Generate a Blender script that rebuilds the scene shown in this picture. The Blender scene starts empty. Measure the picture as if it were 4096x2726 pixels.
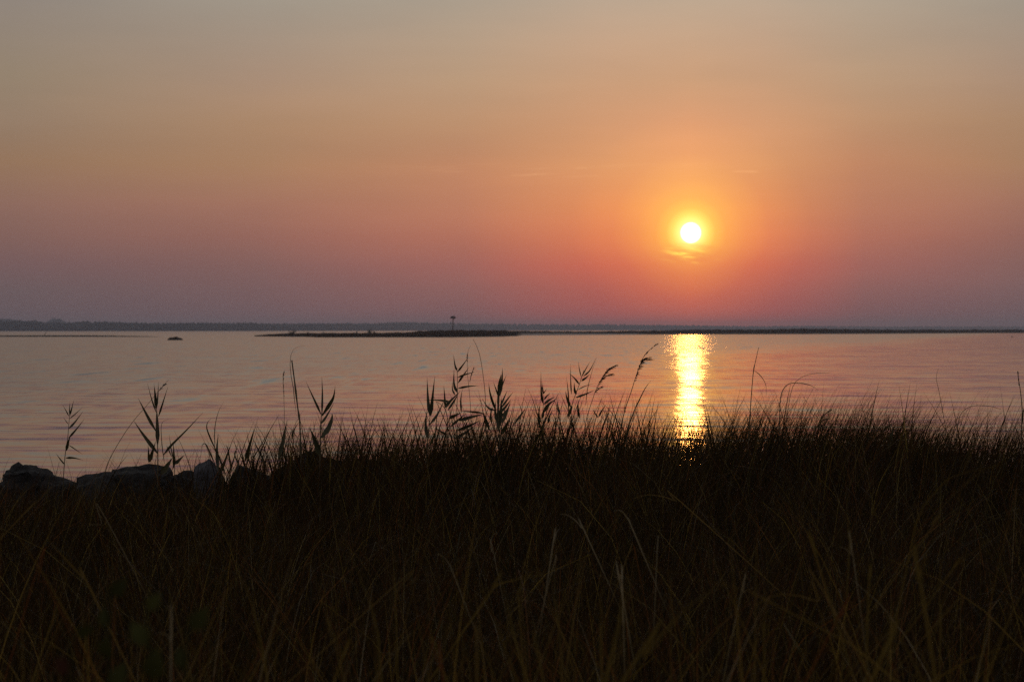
import bpy, bmesh, math, random
import numpy as np
from mathutils import Vector, noise as mnoise
from mathutils.geometry import convex_hull_2d

# ------------------------------------------------------------------ scene, camera
sc = bpy.context.scene
col = sc.collection
R = math.radians
F, CZ, HY = 8533.0, 2.0, 1318.0          # focal length in photo pixels, eye height, horizon row
cam_data = bpy.data.cameras.new('camera')
cam = bpy.data.objects.new('camera', cam_data)
col.objects.link(cam)
cam.location = (0, 0, CZ)
cam.rotation_euler = (R(90), 0, 0)
cam_data.sensor_width = 36.0
cam_data.lens = 36.0 * F / 4096.0
cam_data.shift_y = -(1363.0 - HY) / 4096.0
cam_data.clip_start = 0.05
cam_data.clip_end = 30000
cam_data.dof.use_dof = True
cam_data.dof.focus_distance = 13.5
cam_data.dof.aperture_fstop = 8.0
sc.camera = cam

sc.render.engine = 'CYCLES'
sc.cycles.max_bounces = 6
sc.cycles.diffuse_bounces = 2
sc.cycles.glossy_bounces = 3
sc.cycles.transmission_bounces = 3
sc.cycles.volume_bounces = 0
sc.cycles.sample_clamp_indirect = 2.0
sc.cycles.sample_clamp_direct = 16.0
sc.cycles.caustics_reflective = False
sc.cycles.caustics_refractive = False
sc.cycles.use_denoising = False
sc.cycles.use_adaptive_sampling = False
sc.view_settings.view_transform = 'Standard'
sc.view_settings.look = 'None'
sc.view_settings.gamma = 1
sc.view_settings.exposure = 0
sc.view_settings.use_curve_mapping = False

SUN_EL = math.degrees(math.atan((HY - 932) / F))
SUN_AZ = math.degrees(math.atan((2763 - 2048) / F))      # degrees to the right of +Y
SUN_DIR = Vector((math.sin(R(SUN_AZ)) * math.cos(R(SUN_EL)), math.cos(R(SUN_AZ)) * math.cos(R(SUN_EL)), math.sin(R(SUN_EL))))


def lin(c):
    out = []
    for v in c[:3]:
        v = v / 255.0
        out.append(v / 12.92 if v <= 0.04045 else ((v + 0.055) / 1.055) ** 2.4)
    return tuple(out)


class Nodes:
    """tiny helper for building node trees"""
    def __init__(self, tree):
        self.t = tree
        self.n = tree.nodes
        self.n.clear()

    def new(self, typ, **kw):
        nd = self.n.new(typ)
        for k, v in kw.items():
            setattr(nd, k, v)
        return nd

    def put(self, sock, v):
        if isinstance(v, bpy.types.NodeSocket):
            self.t.links.new(v, sock)
        elif isinstance(v, (tuple, list)) and len(v) == 3 and sock.type == 'RGBA':
            sock.default_value = (*v, 1)
        else:
            sock.default_value = v

    def math(self, op, a, b=None, c=None, clamp=False):
        nd = self.new('ShaderNodeMath', operation=op, use_clamp=clamp)
        self.put(nd.inputs[0], a)
        if b is not None:
            self.put(nd.inputs[1], b)
        if c is not None:
            self.put(nd.inputs[2], c)
        return nd.outputs[0]

    def smooth(self, v, a, b, lo=0.0, hi=1.0, kind='SMOOTHSTEP'):
        nd = self.new('ShaderNodeMapRange', interpolation_type=kind)
        for s, x in zip(nd.inputs[:5], (v, a, b, lo, hi)):
            self.put(s, x)
        return nd.outputs[0]

    def mix(self, fac, a, b, blend='MIX'):
        nd = self.new('ShaderNodeMix', data_type='RGBA', blend_type=blend)
        self.put(nd.inputs[0], fac)
        self.put(nd.inputs[6], a)
        self.put(nd.inputs[7], b)
        return nd.outputs[2]

    def ramp(self, fac, stops, interp='LINEAR'):
        nd = self.new('ShaderNodeValToRGB')
        cr = nd.color_ramp
        cr.interpolation = interp
        while len(cr.elements) > 1:
            cr.elements.remove(cr.elements[-1])
        cr.elements[0].position = stops[0][0]
        cr.elements[0].color = (*stops[0][1], 1)
        for p, c in stops[1:]:
            e = cr.elements.new(p)
            e.color = (*c, 1)
        self.put(nd.inputs[0], fac)
        return nd.outputs[0]

    def noise(self, vec, scale=1.0, detail=2.0, rough=0.5):
        nd = self.new('ShaderNodeTexNoise')
        self.put(nd.inputs['Vector'], vec)
        nd.inputs['Scale'].default_value = scale
        nd.inputs['Detail'].default_value = detail
        nd.inputs['Roughness'].default_value = rough
        return nd

    def scaled(self, vec, s):
        nd = self.new('ShaderNodeVectorMath', operation='MULTIPLY')
        self.put(nd.inputs[0], vec)
        nd.inputs[1].default_value = s
        return nd.outputs[0]

    def combine(self, x, y, z):
        nd = self.new('ShaderNodeCombineXYZ')
        self.put(nd.inputs[0], x); self.put(nd.inputs[1], y); self.put(nd.inputs[2], z)
        return nd.outputs[0]


# ------------------------------------------------------------------ the sky
world = bpy.data.worlds.new('World')
sc.world = world
world.use_nodes = True
W = Nodes(world.node_tree)
tc = W.new('ShaderNodeTexCoord')
sep = W.new('ShaderNodeSeparateXYZ')
W.put(sep.inputs[0], tc.outputs['Generated'])
elev = W.math('MULTIPLY', W.math('ARCSINE', sep.outputs[2]), 180 / math.pi)
azim = W.math('SUBTRACT', W.math('MULTIPLY', W.math('ARCTAN2', sep.outputs[0], sep.outputs[1]), 180 / math.pi), SUN_AZ)
# the glow falls off faster to the right of the sun
side = W.math('MULTIPLY', W.math('MAXIMUM', azim, 0.0), 1.33)
side = W.math('MAXIMUM', side, W.math('MULTIPLY', azim, -1.0))
dot = W.new('ShaderNodeVectorMath', operation='DOT_PRODUCT')
W.put(dot.inputs[0], tc.outputs['Generated'])
dot.inputs[1].default_value = SUN_DIR
sun_ang = W.math('MULTIPLY', W.math('ARCCOSINE', W.math('MINIMUM', dot.outputs['Value'], 1.0)), 180 / math.pi)

EL = [0.32, 1.06, 1.73, 2.47, 3.27, 4.38, 5.49, 6.63, 8.85]
SKY = {   # colour of the evening haze by elevation, for growing distance from the sun (degrees)
    0.0: [(196, 94, 84), (214, 101, 78), (226, 112, 80), (232, 130, 80), (238, 150, 90), (238, 163, 108), (224, 160, 116), (208, 162, 125), (186, 166, 145)],
    2.4: [(174, 88, 83), (188, 97, 84), (210, 106, 82), (226, 128, 86), (230, 144, 92), (226, 157, 106), (214, 157, 116), (202, 159, 125), (185, 165, 145)],
    6.1: [(128, 87, 88), (144, 96, 92), (162, 101, 92), (179, 112, 92), (188, 125, 97), (196, 137, 102), (190, 146, 112), (185, 153, 124), (174, 160, 143)],
    11.5: [(110, 86, 90), (122, 92, 92), (135, 97, 92), (149, 102, 91), (161, 113, 95), (170, 129, 98), (170, 135, 106), (168, 141, 120), (160, 151, 138)],
    18.0: [(100, 84, 88), (107, 89, 91), (118, 91, 91), (130, 97, 90), (140, 105, 93), (149, 117, 92), (149, 126, 106), (147, 130, 111), (140, 131, 124)],
}
ep = W.math('DIVIDE', elev, 16.0, clamp=True)
tab = None
prev = None
for a in sorted(SKY):
    # the lowest air is seen through the haze over the bay, so it has to be brighter behind it
    stops = [(e / 16.0, tuple(v * (1 + k * math.exp(-e / 0.9)) for v, k in zip(lin(c), (0.20, 0.11, 0.10)))) for e, c in zip(EL, SKY[a])]
    stops.insert(0, (0.0, tuple(v * k for v, k in zip(lin(SKY[a][0]), (1.20, 1.11, 1.10)))))
    top = lin(SKY[a][-1])
    g = sum(top) / 3
    stops.append((1.0, (top[0] * 0.22 + g * 0.75, top[1] * 0.22 + g * 0.80, top[2] * 0.22 + g * 0.86)))
    r = W.ramp(ep, stops)
    tab = r if tab is None else W.mix(W.smooth(side, prev, a, kind='LINEAR'), tab, r)
    prev = a
# far round to the sides and behind: dim dusk
dusk = W.ramp(ep, [(0.0, lin((98, 85, 86))), (0.3, lin((120, 109, 108))), (1.0, lin((138, 137, 142)))])
tab = W.mix(W.smooth(side, 18.0, 75.0), tab, dusk)
# overhead: the clear Nishita sky
nish = W.new('ShaderNodeTexSky', sky_type='NISHITA')
nish.sun_disc = False
nish.sun_elevation = R(SUN_EL)
nish.sun_rotation = R(SUN_AZ)
nish.air_density = 1.0
nish.dust_density = 2.0
NISHITA_STRENGTH = 0.15
nish_c = W.mix(1.0, nish.outputs[0], (NISHITA_STRENGTH,) * 3, 'MULTIPLY')
tab = W.mix(W.smooth(elev, 22.0, 90.0), tab, nish_c)
# aureole round the sun, cut into by a low streak of cloud
lowv = W.math('MULTIPLY', W.math('SUBTRACT', SUN_EL, elev), 0.55)
ang = W.math('ADD', sun_ang, W.math('MULTIPLY', W.smooth(lowv, 0.12, 0.6), 0.25))
glow = W.ramp(W.math('DIVIDE', ang, 3.2, clamp=True), [
    (0.0, (1.2, 1.2, 0.6)), (0.27 / 3.2, (0.95, 1.0, 0.32)), (0.35 / 3.2, (0.6, 0.82, 0.17)), (0.49 / 3.2, (0.44, 0.58, 0.06)), (0.66 / 3.2, (0.33, 0.33, 0.01)),
    (0.95 / 3.2, (0.26, 0.18, 0.0)), (1.45 / 3.2, (0.17, 0.09, 0.0)), (2.1 / 3.2, (0.07, 0.026, 0.0)), (1.0, (0, 0, 0))])
streak_v = W.combine(W.math('MULTIPLY', azim, 1.3), W.math('ADD', W.math('MULTIPLY', elev, 9.0), W.math('MULTIPLY', azim, 0.8)), 3.7)
streak = W.noise(streak_v, 1.0, 3.0, 0.6).outputs['Fac']
band = W.math('MULTIPLY', W.smooth(elev, 2.36, 2.20), W.smooth(elev, 1.70, 1.95))
band = W.math('MULTIPLY', band, W.smooth(W.math('ABSOLUTE', azim), 0.95, 0.1))
cut = W.math('MULTIPLY', W.smooth(streak, 0.62, 0.38), W.math('MULTIPLY', band, 0.45))
glow = W.mix(cut, glow, W.mix(1.0, glow, (0.55, 0.28, 0.0), 'MULTIPLY'))
lit = W.math('MULTIPLY', W.smooth(streak, 0.55, 0.72), W.math('MULTIPLY', band, 1.0))
glow = W.mix(lit, glow, W.mix(1.0, glow, (0.25, 0.42, 0.05), 'ADD'))
skyc = W.mix(1.0, tab, glow, 'ADD')
# faint vapour streaks higher up
v2 = W.combine(W.math('MULTIPLY', azim, 0.55), W.math('ADD', W.math('MULTIPLY', elev, 10.0), W.math('MULTIPLY', azim, -0.35)), 11.3)
s2 = W.noise(v2, 1.0, 4.0, 0.6).outputs['Fac']
b2 = W.math('MULTIPLY', W.smooth(elev, 4.0, 4.18), W.smooth(elev, 4.5, 4.3))
b2 = W.math('MULTIPLY', b2, W.smooth(s2, 0.52, 0.75))
b2 = W.math('MULTIPLY', b2, W.smooth(W.math('ABSOLUTE', W.math('ADD', azim, 3.0)), 6.5, 2.0))
skyc = W.mix(b2, skyc, W.mix(1.0, skyc, (0.07, 0.05, 0.025), 'ADD'))
short = W.math('MULTIPLY', W.smooth(W.math('ABSOLUTE', W.math('SUBTRACT', azim, 1.45)), 0.46, 0.15), W.smooth(W.math('ABSOLUTE', W.math('ADD', W.math('SUBTRACT', elev, 4.24), W.math('MULTIPLY', azim, 0.02))), 0.055, 0.0))
skyc = W.mix(W.math('MULTIPLY', short, W.smooth(s2, 0.3, 0.6)), skyc, W.mix(1.0, skyc, (0.16, 0.11, 0.05), 'ADD'))
# broad, very faint unevenness of the haze
v3 = W.combine(W.math('MULTIPLY', azim, 0.10), W.math('MULTIPLY', elev, 0.55), 5.0)
s3 = W.noise(v3, 1.0, 4.0, 0.55).outputs['Fac']
skyc = W.mix(1.0, skyc, W.ramp(s3, [(0.3, (0.985, 0.985, 0.975)), (0.7, (1.09, 1.07, 1.035))]), 'MULTIPLY')
# the disc
disc = W.smooth(sun_ang, 0.285, 0.262)
skyc = W.mix(disc, skyc, (7.0, 4.2, 1.5))
bg = W.new('ShaderNodeBackground')
W.put(bg.inputs['Color'], skyc)
bg.inputs['Strength'].default_value = 1.0
wo = W.new('ShaderNodeOutputWorld')
W.put(wo.inputs[0], bg.outputs[0])

# the low sun
SUN_STRENGTH = 0.055
sl = bpy.data.lights.new('sun', 'SUN')
sl.energy = SUN_STRENGTH
sl.angle = R(0.53)
sl.color = (1.0, 0.37, 0.075)
so = bpy.data.objects.new('sun', sl)
col.objects.link(so)
so.rotation_euler = (-SUN_DIR).to_track_quat('-Z', 'Y').to_euler()

HAZE_DENSITY = 2.0e-4
GRASS_TRANS = 0.48

# ------------------------------------------------------------------ helpers
rng = np.random.default_rng(7)


def tag(o, label=None, cat=None, group=None, kind=None):
    if label: o['label'] = label
    if cat: o['category'] = cat
    if group: o['group'] = group
    if kind: o['kind'] = kind
    return o


def link(name, me, mat=None, parent=None):
    o = bpy.data.objects.new(name, me)
    col.objects.link(o)
    if mat is not None and me is not None:
        me.materials.append(mat)
    if parent is not None:
        o.parent = parent
    return o


def np_mesh(name, verts, quads, tint=None, smooth=True):
    """verts (n,3), quads (m,4) -> mesh"""
    me = bpy.data.meshes.new(name)
    n, m = len(verts), len(quads)
    me.vertices.add(n)
    me.vertices.foreach_set('co', np.ascontiguousarray(verts, dtype=np.float32).ravel())
    me.loops.add(m * 4)
    me.loops.foreach_set('vertex_index', np.ascontiguousarray(quads, dtype=np.int32).ravel())
    me.polygons.add(m)
    me.polygons.foreach_set('loop_start', np.arange(0, m * 4, 4, dtype=np.int32))
    if tint is not None:
        at = me.attributes.new('tint', 'FLOAT_COLOR', 'POINT')
        c = np.ones((n, 4), dtype=np.float32)
        c[:, :3] = tint
        at.data.foreach_set('color', c.ravel())
    me.update(calc_edges=True)
    if smooth:
        me.polygons.foreach_set('use_smooth', np.ones(m, dtype=bool))
    return me


def PX(px, py, d):
    """the point on the photo's ray through (px, py) at distance d"""
    return Vector(((px - 2048) / F * d, d, CZ - (py - HY) / F * d))


def material(name):
    m = bpy.data.materials.new(name)
    m.use_nodes = True
    return m, Nodes(m.node_tree)


def leaf_material(name, base, rough=0.5, trans=0.25, var=0.35, attr=False, spec=0.35):
    m, n = material(name)
    if attr:
        a = n.new('ShaderNodeAttribute', attribute_name='tint')
        c = a.outputs['Color']
    else:
        g = n.new('ShaderNodeNewGeometry')
        ns = n.noise(g.outputs['Position'], 9.0, 3.0).outputs['Fac']
        c = n.mix(n.smooth(ns, 0.3, 0.7), tuple(b * (1 - var) for b in base), tuple(b * (1 + var) for b in base))
    p = n.new('ShaderNodeBsdfPrincipled')
    n.put(p.inputs['Base Color'], c)
    p.inputs['Roughness'].default_value = rough
    p.inputs['Specular IOR Level'].default_value = spec
    t = n.new('ShaderNodeBsdfTranslucent')
    n.put(t.inputs['Color'], n.mix(1.0, c, (1.0, 0.85, 0.45), 'MULTIPLY'))
    mx = n.new('ShaderNodeMixShader')
    mx.inputs[0].default_value = trans
    n.put(mx.inputs[1], p.outputs[0]); n.put(mx.inputs[2], t.outputs[0])
    o = n.new('ShaderNodeOutputMaterial')
    n.put(o.inputs[0], mx.outputs[0])
    return m


def solid_material(name, c1, c2, scale=3.0, rough=0.9, bump=0.0, spec=0.3, stretch=(1, 1, 1)):
    m, n = material(name)
    g = n.new('ShaderNodeTexCoord')
    v = n.scaled(g.outputs['Object'], stretch)
    ns = n.noise(v, scale, 6.0, 0.6).outputs['Fac']
    p = n.new('ShaderNodeBsdfPrincipled')
    n.put(p.inputs['Base Color'], n.mix(n.smooth(ns, 0.35, 0.65), c1, c2))
    p.inputs['Roughness'].default_value = rough
    p.inputs['Specular IOR Level'].default_value = spec
    if bump:
        b = n.new('ShaderNodeBump')
        b.inputs['Strength'].default_value = 1.0
        b.inputs['Distance'].default_value = bump
        n.put(b.inputs['Height'], ns)
        n.put(p.inputs['Normal'], b.outputs[0])
    o = n.new('ShaderNodeOutputMaterial')
    n.put(o.inputs[0], p.outputs[0])
    return m


# ------------------------------------------------------------------ ground (bank, then the bed of the bay) and water
def smst(x, a, b):
    t = np.clip((x - a) / (b - a), 0, 1)
    return t * t * (3 - 2 * t)


def ground_z(x, y):
    x = np.asarray(x, float); y = np.asarray(y, float)
    bank = 0.48 + 0.27 * smst(y, 8.5, 13.5) + 0.10 * smst(x, -1.2, 1.8) - 0.06 * smst(x, 2.3, 3.4) + 0.04 * np.sin(1.7 * x + 0.6 * y) * np.cos(0.9 * y - 0.4 * x)
    edge = 14.9 + 0.35 * np.sin(0.8 * x + 1.0) + 0.15 * np.sin(2.9 * x)
    z = bank * (1 - smst(y, edge, edge + 1.6)) - 0.45 * smst(y, edge, edge + 1.6)
    return z - 1.3 * smst(y, 20, 120)


ys = np.concatenate([np.linspace(-30, 2, 12), np.linspace(2.4, 20, 90), np.geomspace(21, 8000, 50)])
xs = np.concatenate([-np.geomspace(8000, 13, 26), np.linspace(-12, 12, 97), np.geomspace(13, 8000, 26)])
gx, gy = np.meshgrid(xs, ys)
gv = np.stack([gx, gy, ground_z(gx, gy)], -1).reshape(-1, 3)
nx, ny = len(xs), len(ys)
ii = (np.arange(ny - 1)[:, None] * nx + np.arange(nx - 1)[None, :]).ravel()
gq = np.stack([ii, ii + 1, ii + nx + 1, ii + nx], -1)
mat_ground = solid_material('soil', (0.030, 0.020, 0.012), (0.060, 0.042, 0.025), 5.0, 0.95, 0.02)
ground = link('ground', np_mesh('ground', gv, gq), mat_ground)
tag(ground, kind='structure')

wm, n = material('water')
g = n.new('ShaderNodeNewGeometry')
pos = g.outputs['Position']
sp = n.new('ShaderNodeSeparateXYZ'); n.put(sp.inputs[0], pos)
# where the breeze ruffles the surface: far out on the right, closer in on the left
wob = n.noise(n.scaled(pos, (0.02, 0.012, 0)), 1.0, 4.0, 0.6).outputs['Fac']
line = n.math('ADD', n.math('MULTIPLY', n.math('MAXIMUM', sp.outputs[0], -25.0), 4.0), 95.0)
fr = n.math('SUBTRACT', sp.outputs[1], line)
fr = n.math('ADD', fr, n.math('MULTIPLY', n.math('SUBTRACT', wob, 0.5), 160.0))
ruffle = n.smooth(fr, -45.0, 60.0)
swell = n.noise(n.scaled(pos, (0.26, 1.0, 0)), 1.15, 3.0, 0.5)
ss = n.new('ShaderNodeSeparateColor'); n.put(ss.inputs[0], swell.outputs['Color'])
rip = n.noise(n.scaled(pos, (0.38, 1.0, 0)), 3.6, 2.0, 0.5)
rs = n.new('ShaderNodeSeparateColor'); n.put(rs.inputs[0], rip.outputs['Color'])
spark = n.noise(n.scaled(pos, (3.0, 0.13, 0)), 1.0, 2.0, 0.6)
ks = n.new('ShaderNodeSeparateColor'); n.put(ks.inputs[0], spark.outputs['Color'])
cat = n.noise(n.scaled(pos, (0.9, 0.075, 0)), 1.0, 3.0, 0.55).outputs['Fac']
amp = n.math('ADD', n.math('MULTIPLY', ruffle, 0.05), 0.05)


def slope(a, k):
    return n.math('MULTIPLY', n.math('SUBTRACT', a, 0.5), k)


def grow(a, b):
    return n.math('ADD', n.math('MULTIPLY', ruffle, b - a), a)


sy = n.math('ADD', slope(ss.outputs[1], 0.18), slope(rs.outputs[1], grow(0.12, 0.20)))
sx = n.math('ADD', slope(ss.outputs[0], 0.08), slope(rs.outputs[0], grow(0.17, 0.45)))
sx = n.math('ADD', sx, slope(ks.outputs[0], grow(0.11, 0.66)))
sy = n.math('ADD', sy, slope(ks.outputs[1], grow(0.02, 0.06)))
# small cat's-paws on the ruffled part
sy = n.math('ADD', sy, n.math('MULTIPLY', n.smooth(cat, 0.58, 0.70), n.math('MULTIPLY', ruffle, -0.09)))
# the faces of the wavelets turned to the shore are the ones seen at so low an angle
sy = n.math('SUBTRACT', sy, grow(0.013, 0.037))
nv = n.new('ShaderNodeVectorMath', operation='NORMALIZE')
n.put(nv.inputs[0], n.combine(sx, sy, 1.0))
p = n.new('ShaderNodeBsdfPrincipled')
p.inputs['Base Color'].default_value = (0.010, 0.012, 0.012, 1)
p.inputs['IOR'].default_value = 1.333
p.inputs['Specular IOR Level'].default_value = 0.5
n.put(p.inputs['Roughness'], n.math('ADD', n.math('MULTIPLY', ruffle, 0.07), 0.075))
n.put(p.inputs['Normal'], nv.outputs[0])
o = n.new('ShaderNodeOutputMaterial'); n.put(o.inputs[0], p.outputs[0])
wx = np.array([-8000.0, -300, 0, 300, 8000]); wy = np.array([15.0, 60, 300, 1500, 8000])
gx, gy = np.meshgrid(wx, wy)
wv = np.stack([gx, gy, np.zeros_like(gx)], -1).reshape(-1, 3)
ii = (np.arange(4)[:, None] * 5 + np.arange(4)[None, :]).ravel()
water = link('water', np_mesh('water', wv, np.stack([ii, ii + 1, ii + 6, ii + 5], -1)), wm)
tag(water, kind='structure')
# ------------------------------------------------------------------ generators
def interp(x, tab):
    xp = [t[0] for t in tab]; fp = [t[1] for t in tab]
    return np.interp(x, xp, fp)


def blade_mesh(base, length, width, lean_az, th0, curv, face, S=5, power=1.6, belly=0.0):
    """many tapered grass blades at once; returns verts (N*(S+1)*2,3), quads"""
    N = len(base)
    seg = (length / S)[:, None] * np.ones(S)
    s = (np.arange(S) + 0.5) / S
    th = th0[:, None] + curv[:, None] * s[None, :] ** power
    dx = np.sin(th) * np.cos(lean_az)[:, None] * seg
    dy = np.sin(th) * np.sin(lean_az)[:, None] * seg
    dz = np.cos(th) * seg
    pts = np.zeros((N, S + 1, 3))
    pts[:, 1:, 0] = np.cumsum(dx, 1); pts[:, 1:, 1] = np.cumsum(dy, 1); pts[:, 1:, 2] = np.cumsum(dz, 1)
    pts += base[:, None, :]
    t = np.arange(S + 1) / S
    prof = (1 - t ** 1.4) * (1 - belly) + belly * np.sin(np.pi * (0.12 + 0.88 * t)) + 0.06
    hw = 0.5 * width[:, None] * prof[None, :]
    fx = np.cos(face)[:, None] * hw; fy = np.sin(face)[:, None] * hw
    L = pts.copy(); Rr = pts.copy()
    L[:, :, 0] -= fx; L[:, :, 1] -= fy
    Rr[:, :, 0] += fx; Rr[:, :, 1] += fy
    v = np.stack([L, Rr], 2).reshape(-1, 3)
    k = (np.arange(N)[:, None] * (S + 1) + np.arange(S)[None, :]).ravel() * 2
    q = np.stack([k, k + 1, k + 3, k + 2], -1)
    return v, q


class Bag:
    """collects verts/quads/tints of many pieces of ONE mesh"""
    def __init__(self):
        self.v, self.q, self.t, self.n = [], [], [], 0

    def add(self, v, q, tint=None):
        self.v.append(np.asarray(v, float)); self.q.append(np.asarray(q, int) + self.n)
        self.n += len(v)
        if tint is not None:
            tint = np.asarray(tint, float)
            self.t.append(np.broadcast_to(tint, (len(v), 3)) if tint.ndim == 1 else tint)

    def mesh(self, name, smooth=True):
        t = np.concatenate(self.t) if self.t else None
        return np_mesh(name, np.concatenate(self.v), np.concatenate(self.q), t, smooth)


def catmull(pts, n):
    P = [Vector(p) for p in pts]
    if len(P) == 2:
        return [P[0].lerp(P[1], i / n) for i in range(n + 1)]
    P = [P[0] * 2 - P[1]] + P + [P[-1] * 2 - P[-2]]
    m = len(P) - 3
    out = []
    for i in range(n + 1):
        u = i / n * m
        k = min(int(u), m - 1); f = u - k
        a, b, c, d = P[k:k + 4]
        out.append(0.5 * ((2 * b) + (c - a) * f + (2 * a - 5 * b + 4 * c - d) * f * f + (3 * b - a - 3 * c + d) * f ** 3))
    return out


VIEW = Vector((0, 1, 0))


def strip(pts, width, n=9, profile='leaf', twist=0.0, fold=0.18):
    """a leaf blade along a line of points: three verts across, folded along its midrib"""
    c = catmull(pts, n)
    V, Q = [], []
    for i, p in enumerate(c):
        t = (c[min(i + 1, n)] - c[max(i - 1, 0)])
        if t.length < 1e-9: t = Vector((0, 0, 1))
        t.normalize()
        a = VIEW.cross(t)
        a = a.normalized() if a.length > 1e-4 else Vector((1, 0, 0))
        b = t.cross(a)
        tw = twist * (0.4 + 0.6 * i / n)
        w = a * math.cos(tw) + b * math.sin(tw)
        nn = t.cross(w)
        s = i / n
        if profile == 'leaf':
            h = (min(1.0, 0.28 + s / 0.22 * 0.72) if s < 0.22 else (1 - ((s - 0.22) / 0.78) ** 1.15)) * 0.5 * width
        elif profile == 'blade':
            h = 0.5 * width * (1 - s ** 1.8)
        else:
            h = 0.5 * width * (0.25 + math.sin(math.pi * min(1, 0.08 + s * 0.92)))
        h = max(h, 0.0004)
        V += [p - w * h, p + nn * (fold * h * 2), p + w * h]
        if i:
            k = 3 * i
            Q += [(k - 3, k - 2, k + 1, k), (k - 2, k - 1, k + 2, k + 1)]
    return np.array([tuple(v) for v in V]), np.array(Q)


def tube(pts, r0, r1, n=10, sides=6, knots=()):
    c = catmull(pts, n)
    V, Q = [], []
    for i, p in enumerate(c):
        t = (c[min(i + 1, n)] - c[max(i - 1, 0)]).normalized()
        a = VIEW.cross(t); a = a.normalized() if a.length > 1e-4 else Vector((1, 0, 0))
        b = t.cross(a)
        r = r0 + (r1 - r0) * i / n
        for kn in knots:
            if abs(i / n - kn) < 0.5 / n: r *= 1.6
        for k in range(sides):
            an = 2 * math.pi * k / sides
            V.append(p + (a * math.cos(an) + b * math.sin(an)) * r)
        if i:
            o = (i - 1) * sides
            Q += [(o + k, o + (k + 1) % sides, o + sides + (k + 1) % sides, o + sides + k) for k in range(sides)]
    return np.array([tuple(v) for v in V]), np.array(Q)


# ------------------------------------------------------------------ far shore and its woods
mat_wood = solid_material('far_foliage', (0.014, 0.020, 0.014), (0.034, 0.040, 0.024), 0.15, 0.95)
SHORE = [(-1600, 2700), (-600, 2900), (0, 3000), (700, 3150), (1000, 3400), (1500, 4200), (2100, 5500), (3000, 6600), (4096, 7200), (5600, 7400)]
TOP = [(-1600, 1281), (0, 1282), (150, 1283), (190, 1290), (250, 1290), (330, 1285), (450, 1287), (600, 1291), (1000, 1290), (1100, 1294), (1250, 1292), (1500, 1292),
       (1620, 1287), (1690, 1289), (1760, 1292), (1800, 1289), (1870, 1293), (2150, 1295), (2400, 1296), (2700, 1299), (3000, 1303), (3200, 1302), (3500, 1304), (4096, 1304), (5600, 1305)]


def canopy_mesh(name, px0, px1, dist, top, step, rows, seed, rr=(4.0, 7.0)):
    r = np.random.default_rng(seed)
    bag = Bag()
    U = 7; Vn = 5
    px = px0
    th = np.linspace(0, np.pi, Vn + 1); ph = np.linspace(0, 2 * np.pi, U, endpoint=False)
    sp_ = np.stack([np.outer(np.sin(th), np.cos(ph)), np.outer(np.sin(th), np.sin(ph)), np.outer(np.cos(th), np.ones(U))], -1).reshape(-1, 3)
    qq = np.array([(i * U + k, i * U + (k + 1) % U, (i + 1) * U + (k + 1) % U, (i + 1) * U + k) for i in range(Vn) for k in range(U)])
    while px < px1:
        for row in range(rows):
            p_ = px + r.uniform(-0.5, 0.5) * step
            d = float(interp(p_, dist)) + row * r.uniform(7, 11)
            zt = CZ - (float(interp(p_, top)) - HY) / F * d
            zt *= r.uniform(0.90, 1.0) if row else r.uniform(0.6, 0.98)
            rad = r.uniform(*rr) * (0.7 + 0.3 * zt / 12)
            hz = max(zt * r.uniform(0.42, 0.58), 1.5)
            v = sp_ * (1 + r.normal(0, 0.13, (len(sp_), 1)))
            v = v * np.array([rad, rad, hz]) + np.array([(p_ - 2048) / F * d, d, zt - hz])
            bag.add(v, qq)
        px += step
    # dense understorey down to the water
    pp = np.arange(px0, px1 + 1, step)
    dd = interp(pp, dist) + 12
    zz = (CZ - (interp(pp, top) - HY) / F * dd) * 0.66 * (1 + 0.1 * np.sin(pp * 0.31) * np.sin(pp * 0.13))
    x = (pp - 2048) / F * dd
    rowsv = []
    for k, (oy, fz) in enumerate([(-9, 0), (-5, 0.7), (0, 1.0), (25, 1.0), (30, 0.0)]):
        rowsv.append(np.stack([x, dd + oy, zz * fz - (0.3 if fz == 0 else 0)], -1))
    v = np.stack(rowsv, 0).reshape(-1, 3); m = len(pp)
    q = np.array([(a * m + i, a * m + i + 1, (a + 1) * m + i + 1, (a + 1) * m + i) for a in range(4) for i in range(m - 1)])
    bag.add(v, q)
    return bag.mesh(name, smooth=False)


wood = link('far_wood', canopy_mesh('far_wood', -700, 4800, SHORE, TOP, 9, 3, 3, (3.0, 5.5)), mat_wood)
tag(wood, 'long low line of hazy blue grey woods along the far shore', 'woods', kind='stuff')
DTOP = [(-600, 1277), (0, 1275), (30, 1276), (60, 1280), (110, 1286), (170, 1290), (193, 1290), (200, 1278), (218, 1275), (240, 1277), (256, 1286), (264, 1296), (400, 1300)]
dwood = link('distant_wood', canopy_mesh('distant_wood', -500, 300, [(-2000, 5000), (6000, 5000)], DTOP, 4, 3, 5, (5, 7)), mat_wood)
tag(dwood, 'paler distant trees showing just above the woods at the far left', 'trees', kind='stuff')
# low land under the woods
pp = np.arange(-1500, 5600, 50)
dd = interp(pp, SHORE); x = (pp - 2048) / F * dd
v = np.concatenate([np.stack([x, dd - 4, np.full_like(x, -0.6)], -1), np.stack([x, dd + 5, np.full_like(x, 0.5)], -1), np.stack([x, dd + 500, np.full_like(x, 1.0)], -1)])
m = len(pp)
q = np.array([(a * m + i, a * m + i + 1, (a + 1) * m + i + 1, (a + 1) * m + i) for a in range(2) for i in range(m - 1)])
tag(link('far_shore', np_mesh('far_shore', v, q), mat_ground), kind='structure')

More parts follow.
